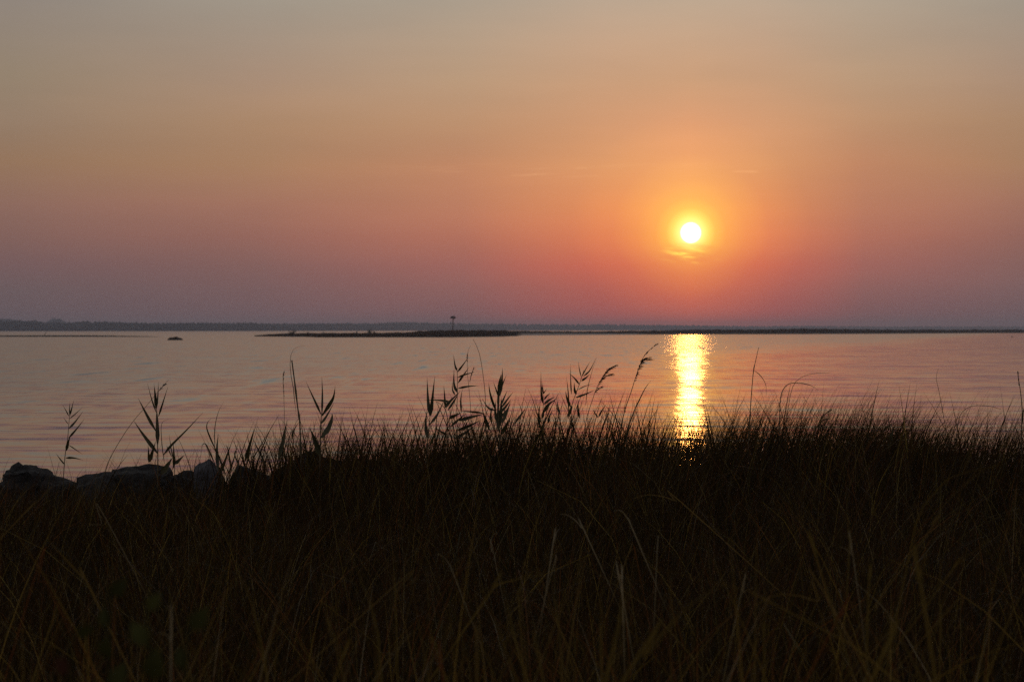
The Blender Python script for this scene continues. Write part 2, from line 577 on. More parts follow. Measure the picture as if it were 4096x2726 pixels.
# ------------------------------------------------------------------ marsh islands
mat_marsh = leaf_material('marsh_grass', (0, 0, 0), 0.75, 0.12, attr=True, spec=0.15)
mm, n = material('marsh_soil')
g = n.new('ShaderNodeNewGeometry')
ns = n.noise(g.outputs['Position'], 0.4, 4.0).outputs['Fac']
p = n.new('ShaderNodeBsdfPrincipled')
sx_ = n.new('ShaderNodeSeparateXYZ'); n.put(sx_.inputs[0], g.outputs['Position'])
beach = n.math('MULTIPLY', n.smooth(sx_.outputs[0], 1.0, 4.0), n.smooth(sx_.outputs[0], 62.0, 45.0))
beach = n.math('MULTIPLY', beach, n.smooth(sx_.outputs[2], 0.55, 0.40))
n.put(p.inputs['Base Color'], n.mix(beach, n.mix(n.smooth(ns, 0.35, 0.65), (0.035, 0.020, 0.010), (0.060, 0.034, 0.016)), n.mix(n.smooth(ns, 0.35, 0.65), (0.30, 0.24, 0.20), (0.42, 0.34, 0.29))))
p.inputs['Roughness'].default_value = 0.9
o = n.new('ShaderNodeOutputMaterial'); n.put(o.inputs[0], p.outputs[0])
mat_sand = mm
mat_mud = solid_material('mud', (0.035, 0.032, 0.022), (0.07, 0.06, 0.04), 0.5, 0.85)

NEAR = [(1018, 640), (1060, 632), (1249, 590), (1262, 560), (1800, 560), (2000, 612), (2075, 685), (2090, 735), (2250, 775), (2400, 813), (2700, 898), (3100, 948), (3500, 1034), (4096, 1313), (5200, 1500)]
DEPTH = [(1018, 6), (1060, 25), (1150, 55), (1500, 60), (1800, 130), (2075, 140), (2200, 75), (2450, 70), (2700, 120), (4096, 160), (5200, 160)]
GTOP = [(1018, 1340), (1060, 1336.5), (1110, 1333), (1170, 1331), (1300, 1330), (1500, 1329.5), (1640, 1326.5), (1680, 1321.5), (1800, 1317.5), (2000, 1319), (2070, 1322), (2150, 1322.5), (2300, 1324), (2400, 1323.5),
        (2500, 1322), (2650, 1320), (2700, 1318), (2800, 1316), (3050, 1316), (3110, 1314.5), (3180, 1312.5), (3260, 1312.5), (3400, 1315), (3600, 1317.5), (3700, 1316), (3800, 1318), (3900, 1316), (4000, 1317.5), (4030, 1315.5), (4096, 1317), (5200, 1317)]
SET = [(1018, 0.02), (2070, 0.02), (2085, 0.5), (2250, 0.55), (2450, 0.35), (2560, 0.05), (5200, 0.02)]     # sandy beach: grass starts further back

pp = np.concatenate([np.arange(1018, 5100, 9)])
T = np.array([0, 0.03, 0.1, 0.25, 0.5, 0.75, 0.9, 1.0]); Z = np.array([-0.35, 0.10, 0.22, 0.32, 0.40, 0.35, 0.2, -0.35])
near = interp(pp, NEAR); dep = interp(pp, DEPTH)
Y = near[:, None] + dep[:, None] * T[None, :]
X = (pp[:, None] - 2048) / F * Y
Z = np.array([-0.35, 0.22, 0.50, 0.62, 0.66, 0.62, 0.40, -0.35])
ZB = np.array([-0.35, 0.07, 0.17, 0.30, 0.62, 0.62, 0.40, -0.35])      # the beach slopes up gently


def island_z(px_, t_):
    body = (CZ - (interp(px_, GTOP) - HY) / F * (interp(px_, NEAR) + 0.5 * interp(px_, DEPTH)))
    sand = np.clip((px_ - 2070) / 20, 0, 1) * np.clip((2560 - px_) / 90, 0, 1)
    prof = np.interp(t_, T, Z) * (1 - sand) + np.interp(t_, T, ZB) * sand
    return np.where(prof > 0, prof * np.maximum(body, 0.2), prof * 0.6)


ZZ = island_z(pp[:, None] + 0 * X, T[None, :] + 0 * X)
v = np.stack([X, Y, ZZ], -1).reshape(-1, 3); k = len(T)
q = np.array([(i * k + j, (i + 1) * k + j, (i + 1) * k + j + 1, i * k + j + 1) for i in range(len(pp) - 1) for j in range(k - 1)])
tag(link('marsh_island', np_mesh('marsh_island', v, q), mat_sand), kind='structure')

N = 110000
px = rng.uniform(1020, 5000, N)
px = np.where(rng.random(N) < 0.82, rng.uniform(1020, 4250, N), px)
t = interp(px, SET); t = t + (0.97 - t) * rng.random(N) ** 1.5
d = interp(px, NEAR) + interp(px, DEPTH) * t
zb = island_z(px, t)
dm = interp(px, NEAR) + 0.5 * interp(px, DEPTH)
zt = CZ - (interp(px, GTOP) - HY) / F * dm
clump = 0.86 + 0.14 * np.sin(px * 0.11) * np.sin(px * 0.037 + 2) + 0.05 * np.sin(px * 0.53)
front = np.clip(0.62 + t * 1.3, 0, 1)
h = np.maximum(zt - zb, 0.15) * clump * front * np.where(rng.random(N) < 0.5, rng.uniform(0.9, 1.05, N), rng.uniform(0.6, 1.0, N))
base = np.stack([(px - 2048) / F * d, d, zb - 0.03], -1)
v, q = blade_mesh(base, h * 1.03, rng.uniform(0.16, 0.42, N) * (0.5 + 0.5 * d / 700), rng.normal(0, 1.2, N), np.abs(rng.normal(0.05, 0.08, N)), np.abs(rng.normal(0.1, 0.25, N)), rng.uniform(0, np.pi, N), S=2)
pal = np.array([(0.060, 0.042, 0.014), (0.085, 0.050, 0.018), (0.10, 0.046, 0.020), (0.050, 0.030, 0.012)])
tint = np.repeat(pal[rng.integers(0, 4, N)] * rng.uniform(0.7, 1.2, (N, 1)), 6, 0)
mg = link('marsh_grass', np_mesh('marsh_grass', v, q, tint), mat_marsh)
tag(mg, 'dense dark brown marsh grass covering the long low island', 'grass', kind='stuff')

# low mud bar at the left
pp = np.arange(-1200, 645, 12)
hw = np.clip((640 - pp) / 260, 0.02, 1) ** 0.8
T = np.array([0, 0.12, 0.3, 0.6, 0.85, 1.0]); Z = np.array([-0.2, 0.12, 0.26, 0.30, 0.2, -0.2])
near = 592 + 0.004 * (300 - pp)
Y = near[:, None] + 45 * hw[:, None] * T[None, :] + 4
X = (pp[:, None] - 2048) / F * Y
ZZ = Z[None, :] * (hw ** 0.7 * (0.75 + 0.25 * np.clip((pp + 50) / 250, 0, 1)))[:, None]
ZZ[:, [0, -1]] = -0.2
v = np.stack([X, Y, ZZ], -1).reshape(-1, 3); k = len(T)
q = np.array([(i * k + j, (i + 1) * k + j, (i + 1) * k + j + 1, i * k + j + 1) for i in range(len(pp) - 1) for j in range(k - 1)])
tag(link('mud_bar', np_mesh('mud_bar', v, q), mat_mud), kind='structure')
N = 9000
px = rng.uniform(-900, 630, N); w_ = np.clip((640 - px) / 260, 0.02, 1)
t = rng.uniform(0.05, 0.95, N)
d = 596 + 0.004 * (300 - px) + 45 * w_ ** 0.8 * t
zb = np.interp(t, T, Z) * w_ ** 0.56 * (0.75 + 0.25 * np.clip((px + 50) / 250, 0, 1))
base = np.stack([(px - 2048) / F * d, d, zb - 0.02], -1)
v, q = blade_mesh(base, rng.uniform(0.05, 0.20, N) * (0.3 + 0.7 * w_), rng.uniform(0.08, 0.2, N), rng.normal(0, 1.2, N), np.abs(rng.normal(0.1, 0.1, N)), np.abs(rng.normal(0.1, 0.3, N)), rng.uniform(0, np.pi, N), S=2)
tint = np.repeat(pal[rng.integers(0, 4, N)] * rng.uniform(0.6, 1.0, (N, 1)), 6, 0)
tag(link('bar_grass', np_mesh('bar_grass', v, q, tint), mat_marsh), 'short dark grass on the flat mud bar at the left', 'grass', kind='stuff')

# lone tussock
e = bpy.data.objects.new('marsh_tussock', None); col.objects.link(e)
e.location = PX(700, HY + 41.5, 411); e.location.z = 0
tag(e, 'small dark grassy hummock standing alone in the water left of the island', 'hummock')
bm = bmesh.new()
bmesh.ops.create_uvsphere(bm, u_segments=20, v_segments=10, radius=1.0)
for vv in bm.verts:
    f_ = 1 + 0.18 * mnoise.noise(vv.co * 2.3)
    vv.co = Vector((vv.co.x * 1.52 * f_, vv.co.y * 1.0 * f_, vv.co.z * 0.34 * f_ + (0.05 if vv.co.z > 0 and vv.co.x < 0 else 0)))
me = bpy.data.meshes.new('mound'); bm.to_mesh(me); bm.free()
link('mound', me, mat_mud, e)
N = 1500
a = rng.uniform(0, 2 * np.pi, N); rr = np.sqrt(rng.random(N))
bx_, by_ = 1.45 * rr * np.cos(a), 0.95 * rr * np.sin(a)
base = np.stack([bx_, by_, 0.30 * np.sqrt(np.maximum(0, 1 - rr ** 2))], -1)
hh = (0.12 + 0.24 * (1 - rr ** 2)) * (0.8 + 0.5 * np.sin(bx_ * 3 + 1) ** 2) * rng.uniform(0.7, 1.1, N)
v, q = blade_mesh(base, hh, rng.uniform(0.03, 0.08, N), a + rng.normal(0, 0.5, N), 0.15 + 0.35 * rr, np.abs(rng.normal(0.2, 0.3, N)), rng.uniform(0, np.pi, N), S=2)
link('grass_tuft', np_mesh('grass_tuft', v, q, np.repeat(pal[rng.integers(0, 4, N)] * 0.8, 6, 0)), mat_marsh, e)

# shrubs standing out of the island grass
mat_twig = solid_material('twig', (0.05, 0.038, 0.028), (0.09, 0.07, 0.05), 6.0, 0.9)
mat_shrub = leaf_material('shrub_leaf', (0.055, 0.055, 0.025), 0.7, 0.15)


def shrub(px, ptop, d, wpx, label, seed, n_leaf=420, group='shrubs on the marsh island'):
    r = np.random.default_rng(seed)
    e = bpy.data.objects.new('shrub', None); col.objects.link(e)
    b = PX(px, HY, d); b.z = 0.25; e.location = b
    H = (CZ - (ptop - HY) / F * d) - 0.25
    Wd = wpx / F * d
    bag = Bag(); leaf = Bag()
    for i in range(9):
        az = r.uniform(0, 2 * math.pi); sp_ = r.uniform(0.1, 0.5) * Wd
        tip = Vector((math.cos(az) * sp_, math.sin(az) * sp_, H * r.uniform(0.6, 1.0)))
        if i == 0: tip = Vector((0.05 * Wd, 0, H))
        pts = [Vector((0, 0, 0)), tip * 0.5 + Vector((r.normal(0, 0.06), r.normal(0, 0.06), 0)), tip]
        v, q = tube(pts, 0.035, 0.010, 5, 5); bag.add(v, q)
        for k in range(n_leaf // 9):
            f_ = r.uniform(0.45, 1.0)
            c = (pts[1] * (2 - 2 * f_) + pts[2] * (2 * f_ - 1)) if f_ > 0.5 else pts[1] * (2 * f_)
            c = np.array(c) + r.normal(0, 0.16 * (0.4 + Wd * 0.35), 3) * np.array([1, 1, 0.7])
            c[2] = min(max(c[2], 0.15), H * 1.03)
            s_ = r.uniform(0.05, 0.13); u_ = r.normal(0, 1, 3); u_ /= np.linalg.norm(u_); w_ = np.cross(u_, r.normal(0, 1, 3)); w_ /= np.linalg.norm(w_)
            leaf.add([c - u_ * s_, c + w_ * s_ * 0.5, c + u_ * s_, c - w_ * s_ * 0.5], [(0, 1, 2, 3)])
    link('stem', bag.mesh('stem'), mat_twig, e)
    link('foliage', leaf.mesh('foliage', False), mat_shrub, e)
    return tag(e, label, 'shrub', group)


shrub(1172, 1319, 605, 34, 'bushy round shrub near the left tip of the island', 11)
shrub(1478, 1316, 590, 26, 'tallest dark shrub, midway between the island tip and the nest pole', 12)
shrub(1497, 1323, 592, 14, 'low thin shrub just right of the tallest shrub', 13, 180)
shrub(1293, 1324, 595, 5, 'sparse twiggy sapling right of the bushy round shrub', 14, 60)
shrub(1427, 1324, 590, 12, 'low wispy shrub just left of the tallest shrub', 15, 120)
shrub(1232, 1326, 598, 8, 'tiny bush close right of the bushy round shrub', 16, 90)

# osprey nest pole
mat_pole = solid_material('weathered_wood', (0.055, 0.036, 0.026), (0.10, 0.07, 0.055), 2.0, 0.9, stretch=(4, 4, 0.6))
D = 612
e = bpy.data.objects.new('nest_platform', None); col.objects.link(e)
b = PX(1811.5, HY, D); b.z = 0.3; e.location = b
tag(e, 'tall pole on the island carrying a platform with a big stick nest', 'nest pole')


def rel(px, py): return PX(px, py, D) - b


def box_bm(bm, c, s, rot=None):
    r_ = bmesh.ops.create_cube(bm, size=1.0)
    for vv in r_['verts']:
        vv.co = Vector((vv.co.x * s[0], vv.co.y * s[1], vv.co.z * s[2]))
        if rot is not None: vv.co = rot @ vv.co
        vv.co += Vector(c)


v, q = tube([Vector((0, 0, -0.6)), rel(1811.6, 1295), rel(1812.6, 1271.5)], 0.13, 0.11, 8, 8)
link('post', np_mesh('post', v, q), mat_pole, e)
for sx_ in (1, -1):
    v, q = tube([rel(1811.8, 1285), rel(1812.5 + 4.5 * sx_ * (1 if sx_ > 0 else 0.35), 1271.8) + Vector((0, 0.25 * sx_, 0))], 0.06, 0.06, 2, 6)
    link('brace', np_mesh('brace', v, q), mat_pole, e)
bm = bmesh.new()
c0 = rel(1811.5, 1271)
for i in range(6): box_bm(bm, c0 + Vector((-0.62 + i * 0.25, 0, 0)), (0.21, 1.3, 0.06))
for yy in (-0.45, 0.45): box_bm(bm, c0 + Vector((0, yy, -0.085)), (1.5, 0.1, 0.1))
me = bpy.data.meshes.new('platform'); bm.to_mesh(me); bm.free()
link('platform', me, mat_pole, e)
bag = Bag(); r_ = np.random.default_rng(21)
for i in range(260):
    az = r_.uniform(0, 2 * math.pi); rad = 0.72 * math.sqrt(r_.random())
    c = c0 + Vector((rad * math.cos(az), rad * math.sin(az), 0.05 + r_.uniform(0, 0.42) * (1.1 - rad) ** 0.8))
    dr = Vector((-math.sin(az) + r_.normal(0, 0.5), math.cos(az) + r_.normal(0, 0.5), r_.normal(0, 0.22))).normalized() * r_.uniform(0.15, 0.36)
    v, q = tube([c - dr, c + dr], 0.018, 0.012, 1, 4); bag.add(v, q)
for px_, py_ in ((1808.0, 1263.8), (1813.4, 1262.6), (1812.0, 1264)):
    for k in range(8):
        c = rel(px_, 1268) + Vector((r_.normal(0, 0.06), r_.normal(0, 0.1), 0))
        v, q = tube([c, rel(px_, py_) + Vector((r_.normal(0, 0.06), r_.normal(0, 0.1), r_.normal(0, 0.04)))], 0.03, 0.015, 1, 4); bag.add(v, q)
link('nest', bag.mesh('nest'), mat_twig, e)
v, q = tube([rel(1817.2, 1271), rel(1817.6, 1264), rel(1818.4, 1257.6)], 0.05, 0.04, 4, 6)
link('perch', np_mesh('perch', v, q), mat_pole, e)

# leaning stake on the mud bar
v, q = tube([PX(176, 1346, 612), PX(179, 1337, 612), PX(184.5, 1324.5, 612)], 0.075, 0.055, 5, 6)
st = link('leaning_stake', np_mesh('leaning_stake', v, q), mat_pole)
tag(st, 'thin dark stake leaning out of the mud bar at the left', 'stake')

# small dark float on the calm water at the right
c = PX(4048, 1347.5, 570)
bm = bmesh.new()
bmesh.ops.create_uvsphere(bm, u_segments=12, v_segments=8, radius=1.0)
for vv in bm.verts:
    vv.co = Vector((vv.co.x * 0.17, vv.co.y * 0.17, vv.co.z * 0.2 + (0.12 * max(0, vv.co.z) ** 3)))
me = bpy.data.meshes.new('float'); bm.to_mesh(me); bm.free()
fl = link('float', me, mat_mud); fl.location = (c.x, c.y, 0.06)
tag(fl, 'tiny dark float on the calm water at the far right', 'float')

# birds, far off in the sky
mat_bird = solid_material('feathers', (0.05, 0.045, 0.04), (0.09, 0.08, 0.07), 3.0, 0.8)


def bird(px, py, d, span, bank, label):
    bm = bmesh.new()
    sec = [(-0.30, 0.02, 0.0), (-0.22, 0.045, 0.0), (-0.05, 0.075, 0.0), (0.12, 0.07, 0.005), (0.22, 0.045, 0.015), (0.29, 0.04, 0.02), (0.36, 0.008, 0.015)]
    rings = []
    for y_, r__, z_ in sec:
        rings.append([bm.verts.new((r__ * math.cos(a_), y_, z_ + 0.8 * r__ * math.sin(a_))) for a_ in np.linspace(0, 2 * math.pi, 8, endpoint=False)])
    for a_, b_ in zip(rings, rings[1:]):
        for k in range(8): bm.faces.new((a_[k], a_[(k + 1) % 8], b_[(k + 1) % 8], b_[k]))
    bm.faces.new(rings[0]); bm.faces.new(rings[-1][::-1])
    for s_ in (1, -1):
        prof = [(0.05, -0.05, 0.16, 0.03), (0.28, 0.0, 0.17, 0.15), (0.52, -0.05, 0.10, 0.12), (0.72, -0.14, -0.09, 0.05)]
        up, lo = [], []
        for x_, y0, y1, z_ in prof:
            up.append((bm.verts.new((s_ * x_, y0, z_ + 0.008)), bm.verts.new((s_ * x_, y1, z_ + 0.008))))
            lo.append((bm.verts.new((s_ * x_, y0, z_ - 0.008)), bm.verts.new((s_ * x_, y1, z_ - 0.008))))
        for L_ in (up, lo):
            for a_, b_ in zip(L_, L_[1:]): bm.faces.new((a_[0], a_[1], b_[1], b_[0]))
        for k in (0, 1):
            for i in range(3): bm.faces.new((up[i][k], lo[i][k], lo[i + 1][k], up[i + 1][k]))
    bmesh.ops.recalc_face_normals(bm, faces=bm.faces)
    me = bpy.data.meshes.new('bird'); bm.to_mesh(me); bm.free()
    o_ = link('bird', me, mat_bird)
    o_.location = PX(px, py, d); o_.scale = (span / 1.44,) * 3; o_.rotation_euler = (0.1, bank, 0.5)
    return tag(o_, label, 'bird')


bird(4040.5, 938.5, 520, 0.55, 0.55, 'tiny dark bird flying alone near the right edge of the sky')

# ------------------------------------------------------------------ rocks along the shore
def rock_material(name, c1, c2):
    return solid_material(name, c1, c2, 7.0, 0.85, 0.03, 0.35, (1, 1, 2.2))


mat_rock_d = rock_material('dark_rock', (0.009, 0.0075, 0.007), (0.022, 0.018, 0.017))
mat_rock_m = rock_material('grey_rock', (0.007, 0.006, 0.0055), (0.019, 0.016, 0.0145))
mat_rock_p = rock_material('pale_rock', (0.034, 0.031, 0.036), (0.075, 0.070, 0.078))
K = 1100 / 2356.0


def rock(outline, d, thick, mat, label, seed, layers=0.0, rough=0.03, front=0.85):
    pts = [PX(x_, y_, d) for x_, y_ in outline]
    xs_ = [p_.x for p_ in pts]; cx = 0.5 * (min(xs_) + max(xs_)); zb = float(ground_z(cx, d)) - 0.15
    bm = bmesh.new()
    r = np.random.default_rng(seed)
    top = max(p_.z for p_ in pts)
    for oy, s_ in ((0, 1.0), (-thick * 0.55, 0.93), (thick * 0.6, 0.94), (-thick, front * 0.72), (thick, 0.72)):
        for p_ in pts:
            bm.verts.new((cx + (p_.x - cx) * s_ + r.normal(0, 0.008), d + oy + r.normal(0, 0.03), zb + (p_.z - zb) * (1 if oy == 0 else s_) - (0.01 if oy else 0) + r.normal(0, 0.006) * (oy != 0)))
    for x_ in (min(xs_) - 0.03, max(xs_) + 0.03):
        for oy in (-thick, thick):
            bm.verts.new((x_, d + oy * 0.9, zb))
    res = bmesh.ops.convex_hull(bm, input=bm.verts)
    bmesh.ops.delete(bm, geom=list({g_ for g_ in res['geom_interior'] if isinstance(g_, bmesh.types.BMVert)}), context='VERTS')
    loose = [v_ for v_ in bm.verts if not v_.link_faces]
    if loose: bmesh.ops.delete(bm, geom=loose, context='VERTS')
    for _ in range(4):
        long_e = [e_ for e_ in bm.edges if e_.calc_length() > 0.05]
        if not long_e: break
        bmesh.ops.subdivide_edges(bm, edges=long_e, cuts=1, use_grid_fill=False)
        bmesh.ops.triangulate(bm, faces=bm.faces)
    bm.normal_update()
    off = Vector((seed * 3.1, seed * 1.7, 0))
    mv = []
    for v_ in bm.verts:
        c_ = v_.co
        k_ = mnoise.fractal(c_ * 7 + off, 0.6, 2.2, 5) * rough * 1.3 - abs(mnoise.noise(c_ * 5.1 + off)) * rough * 1.4 + mnoise.noise(c_ * 2.3 + off) * rough * 0.8
        if layers:
            s_ = math.sin((c_.z + 0.05 * mnoise.noise(c_ * 2)) * 75 + 1.5 * mnoise.noise(c_ * 3 + off))
            k_ += layers * (1 if s_ > 0.2 else -0.6)
        mv.append((v_, v_.normal * k_))
    for v_, dlt in mv: v_.co += dlt - v_.normal * rough * 0.25
    me = bpy.data.meshes.new('shore_rock'); bm.to_mesh(me); bm.free()
    o_ = link('shore_rock', me, mat)
    return tag(o_, label, 'rock', 'rocks along the water edge')


rock([(10, 1940), (13, 1912), (30, 1888), (46, 1863), (80, 1853), (140, 1853), (160, 1868), (195, 1895), (205, 1940)], 14.4, 0.30, mat_rock_d, 'dark layered boulder at the far left, tallest rock of that end', 1, 0.008, 0.02)
rock([(170, 1945), (180, 1898), (200, 1894), (250, 1904), (290, 1918), (308, 1945)], 14.3, 0.22, mat_rock_d, 'low dark slab sloping down right from the layered boulder', 2, 0.007, 0.018)
rock([(-60, 1960), (-40, 1925), (-10, 1916), (6, 1925), (14, 1960)], 14.5, 0.2, mat_rock_d, 'small dark rock cut off by the left picture edge', 3)
rock([(311, 1940), (314, 1912), (345, 1900), (400, 1891), (440, 1884), (460, 1890), (470, 1940)], 14.2, 0.30, mat_rock_m, 'flat slab rock with a pale blue grey top, right of the dark slab', 4, 0.003, 0.015)
rock([(436, 1940), (441, 1880), (448, 1867), (465, 1861), (530, 1861), (600, 1860), (640, 1857), (668, 1860), (684, 1880), (698, 1940)], 14.5, 0.32, mat_rock_m, 'long flat topped grey rock behind the first forked reed', 5, 0.003, 0.018)
rock([(686, 1940), (696, 1886), (712, 1880), (730, 1884), (742, 1898), (775, 1900), (785, 1940)], 14.6, 0.2, mat_rock_d, 'small dark rock between the long grey rock and the pointed one', 6)
rock([(784, 1945), (786, 1865), (808, 1848), (838, 1829), (850, 1842), (866, 1880), (872, 1945)], 14.1, 0.16, mat_rock_p, 'pale pointed rock standing upright like a small gable', 7, 0.0, 0.010, 1.0)
rock([(852, 1945), (846, 1842), (858, 1846), (880, 1866), (892, 1900), (898, 1945)], 14.32, 0.14, mat_rock_d, 'dark right face of the pale pointed rock, built as a separate piece', 8, 0, 0.012)  # the pointed rock's dark right face, modelled as its own dark mesh
rock([(902, 1945), (912, 1902), (938, 1880), (962, 1866), (1005, 1873), (1060, 1884), (1090, 1900), (1096, 1945)], 14.5, 0.3, mat_rock_m, 'low rounded grey rock right of the pointed rock among grass clumps', 9, 0, 0.02)
rock([(1075, 1945), (1090, 1893), (1110, 1862), (1150, 1846), (1190, 1826), (1215, 1812), (1268, 1808), (1290, 1832), (1335, 1842), (1390, 1860), (1400, 1945)], 14.6, 0.35, mat_rock_m, 'largest grassy rock mound below the tall bare cane', 10, 0, 0.03)
rock([(1385, 1945), (1395, 1866), (1420, 1842), (1462, 1839), (1490, 1852), (1500, 1945)], 14.8, 0.25, mat_rock_d, 'small dark rock hidden in grass right of the largest mound', 11)
rock([(1500, 1945), (1512, 1858), (1530, 1834), (1555, 1832), (1580, 1848), (1590, 1945)], 14.9, 0.25, mat_rock_d, 'dark peaked rock hidden in grass left of the forked reeds', 12)
rock([(1702, 1945), (1712, 1804), (1730, 1797), (1790, 1801), (1840, 1816), (1885, 1832), (1900, 1945)], 14.7, 0.32, mat_rock_m, 'dark broad rock behind the leafiest reeds in the middle', 13, 0, 0.02)
rock([(3610, 1945), (3622, 1813), (3640, 1808), (3770, 1805), (3840, 1807), (3900, 1809), (3912, 1945)], 15.2, 0.3, mat_rock_d, 'long flat dark slab at the water edge on the right', 14, 0, 0.010)
# ------------------------------------------------------------------ haze over the bay
hm, n = material('haze')
pv = n.new('ShaderNodeVolumePrincipled')
pv.inputs['Color'].default_value = (0.66, 0.77, 1.0, 1)
pv.inputs['Density'].default_value = HAZE_DENSITY
pv.inputs['Anisotropy'].default_value = 0.60
o = n.new('ShaderNodeOutputMaterial'); n.put(o.inputs['Volume'], pv.outputs[0])
bm = bmesh.new()
box_bm(bm, (0, 0, 0), (1, 1, 1))
for vv in bm.verts:
    vv.co = Vector((vv.co.x * 16600, vv.co.y * 16600, 31 if vv.co.z > 0 else -4.0))
me = bpy.data.meshes.new('haze'); bm.to_mesh(me); bm.free()
tag(link('haze', me, hm), kind='stuff')

# ------------------------------------------------------------------ reeds
mat_reed = leaf_material('reed_leaf', (0.055, 0.050, 0.018), 0.5, 0.10)
mat_cane = solid_material('reed_stem', (0.075, 0.055, 0.025), (0.12, 0.09, 0.045), 4.0, 0.6)
mat_plume = leaf_material('reed_plume', (0.10, 0.065, 0.045), 0.8, 0.15)
OX = {'A': 0, 'B': 1000, 'C': 2000, 'D': 2996}


def cp(c, x, y):
    """detail-crop coordinates -> photo pixels"""
    return OX[c] + x * K, 1200 + y * K


def ground_pt(p, slope=0.0):
    z = float(ground_z(p.x, p.y)) - 0.04
    return Vector((p.x + slope * (z - p.z), p.y, z))


def line3(c, pts, d, r, dev=0.0):
    """trace points -> points in space, bending away in depth towards the tip by dev times the length"""
    P = [PX(*cp(c, *q), d) for q in pts]
    L = 0.0
    out = [P[0]]
    for a, b_ in zip(P, P[1:]):
        L += (b_ - a).length
        dd_ = dev * L
        out.append(PX(2048 + F * b_.x / b_.y, HY - F * (b_.z - CZ) / b_.y, d + dd_))
    return out


def reed(c, d, label, stem, leaves, srad=2.6, plume=None, name='reed', group='reeds along the bank', knots=(), tip_r=0.5):
    r = random.Random(int(ord(c) * 7919 + stem[0][0] * 31 + stem[0][1]))
    P = [PX(*cp(c, *q), d) for q in stem]
    sl_ = (P[0].x - P[1].x) / (P[0].z - P[1].z) if abs(P[0].z - P[1].z) > 1e-3 else 0
    b = ground_pt(P[0], max(-0.25, min(0.25, sl_ * 0.6)))
    e = bpy.data.objects.new(name, None); col.objects.link(e); e.location = b
    tag(e, label, 'reed' if name == 'reed' else name.replace('_', ' '), group)
    off = np.array(b)
    full = [b] + P
    v, q = tube(full, srad * 0.00125, srad * 0.00125 * tip_r, 14, 6, knots)
    link('stem', np_mesh('stem', v - off, q), mat_cane, e)
    for lf in leaves:
        pts, w = lf[:-1], lf[-1]
        dev = r.uniform(-0.45, 0.45)
        L3 = line3(c, pts, d, r, dev)
        v, q = strip(L3, w * K / F * d * 1.15, 9, 'leaf', r.uniform(-0.5, 0.5))
        link('leaf', np_mesh('leaf', v - off, q), mat_reed, e)
    for pl in plume or []:
        pts, w, n_, droop = pl
        axis = catmull(line3(c, pts, d, r, 0.05), 24)
        bag = Bag()
        v, q = tube(axis[::4], 0.0015, 0.0006, 8, 4); bag.add(v, q)
        W_ = w * K / F * d
        for k in range(n_):
            i = r.randrange(0, 22); f_ = i / 24
            a0 = axis[i]; t_ = (axis[i + 1] - axis[i]).normalized()
            side_ = Vector((droop[0], 0, droop[1])).normalized()
            ln = W_ * r.uniform(1.0, 2.4) * (0.5 + math.sin(math.pi * (0.1 + 0.8 * f_)) * 0.7)
            dirv = (t_ * r.uniform(0.7, 1.2) + side_ * r.uniform(0.0, 0.8) + Vector((r.gauss(0, 0.25), r.gauss(0, 0.3), r.gauss(0, 0.25)))).normalized()
            mid = a0 + dirv * ln * 0.5
            end = a0 + dirv * ln + side_ * ln * 0.25
            v, q = strip([a0, mid, end], r.uniform(0.0014, 0.0030), 4, 'mid', r.uniform(-0.8, 0.8))
            bag.add(v, q)
        bag.v = [q_ - off for q_ in bag.v]
        link('plume', bag.mesh('plume'), mat_plume, e)
    return e


# left group
reed('A', 13.4, 'slim reed with a ladder of short leaves between the layered boulder and the flat slab',
     [(545, 1500), (560, 1310), (580, 1180), (588, 1080), (597, 985)],
     [((590, 992), (565, 945), (537, 895), 9), ((597, 985), (596, 930), (598, 870), 10), ((599, 985), (615, 925), (632, 855), 12), ((597, 1015), (655, 965), (710, 915), 9),
      ((590, 1100), (645, 1040), (712, 950), 17), ((588, 1180), (650, 1110), (725, 1015), 17), ((583, 1060), (562, 1030), (545, 1005), 7), ((567, 1290), (583, 1220), (606, 1150), 24),
      ((590, 1240), (650, 1280), (708, 1320), 9), ((563, 1350), (630, 1350), (712, 1368), 18), ((556, 1410), (515, 1360), (478, 1310), 12)], 2.4)
reed('A', 13.2, 'sturdy reed with long forked leaves in front of the long grey rock',
     [(1352, 1500), (1352, 1300), (1348, 1200), (1345, 1000), (1340, 925)],
     [((1350, 1235), (1349, 1120), (1345, 1000), (1342, 930), 32), ((1338, 960), (1300, 850), (1262, 710), 12), ((1338, 930), (1330, 820), (1320, 725), 24), ((1341, 930), (1352, 820), (1358, 695), 14),
      ((1358, 995), (1395, 880), (1440, 735), 15), ((1335, 1120), (1275, 1015), (1225, 920), (1185, 840), 24), ((1350, 1310), (1275, 1215), (1205, 1120), (1145, 1030), 32),
      ((1400, 1325), (1470, 1240), (1600, 1110), (1740, 960), 20), ((1280, 1385), (1302, 1310), (1335, 1205), 32), ((1385, 1490), (1430, 1420), (1480, 1345), 48)], 3.4)
reed('A', 13.3, 'short reed shoot with narrow upright leaves right of the sturdy forked reed',
     [(1495, 1470), (1490, 1400), (1488, 1330)],
     [((1490, 1440), (1490, 1330), (1484, 1210), 22), ((1497, 1402), (1535, 1368), (1582, 1322), 30), ((1482, 1360), (1465, 1260), (1447, 1140), 10), ((1275, 1390), (1273, 1310), (1268, 1235), 18),
      ((1410, 1400), (1388, 1240), (1384, 1060), (1445, 1018), 7), ((1470, 1340), (1440, 1270), (1425, 1245), 9)], 2.2)
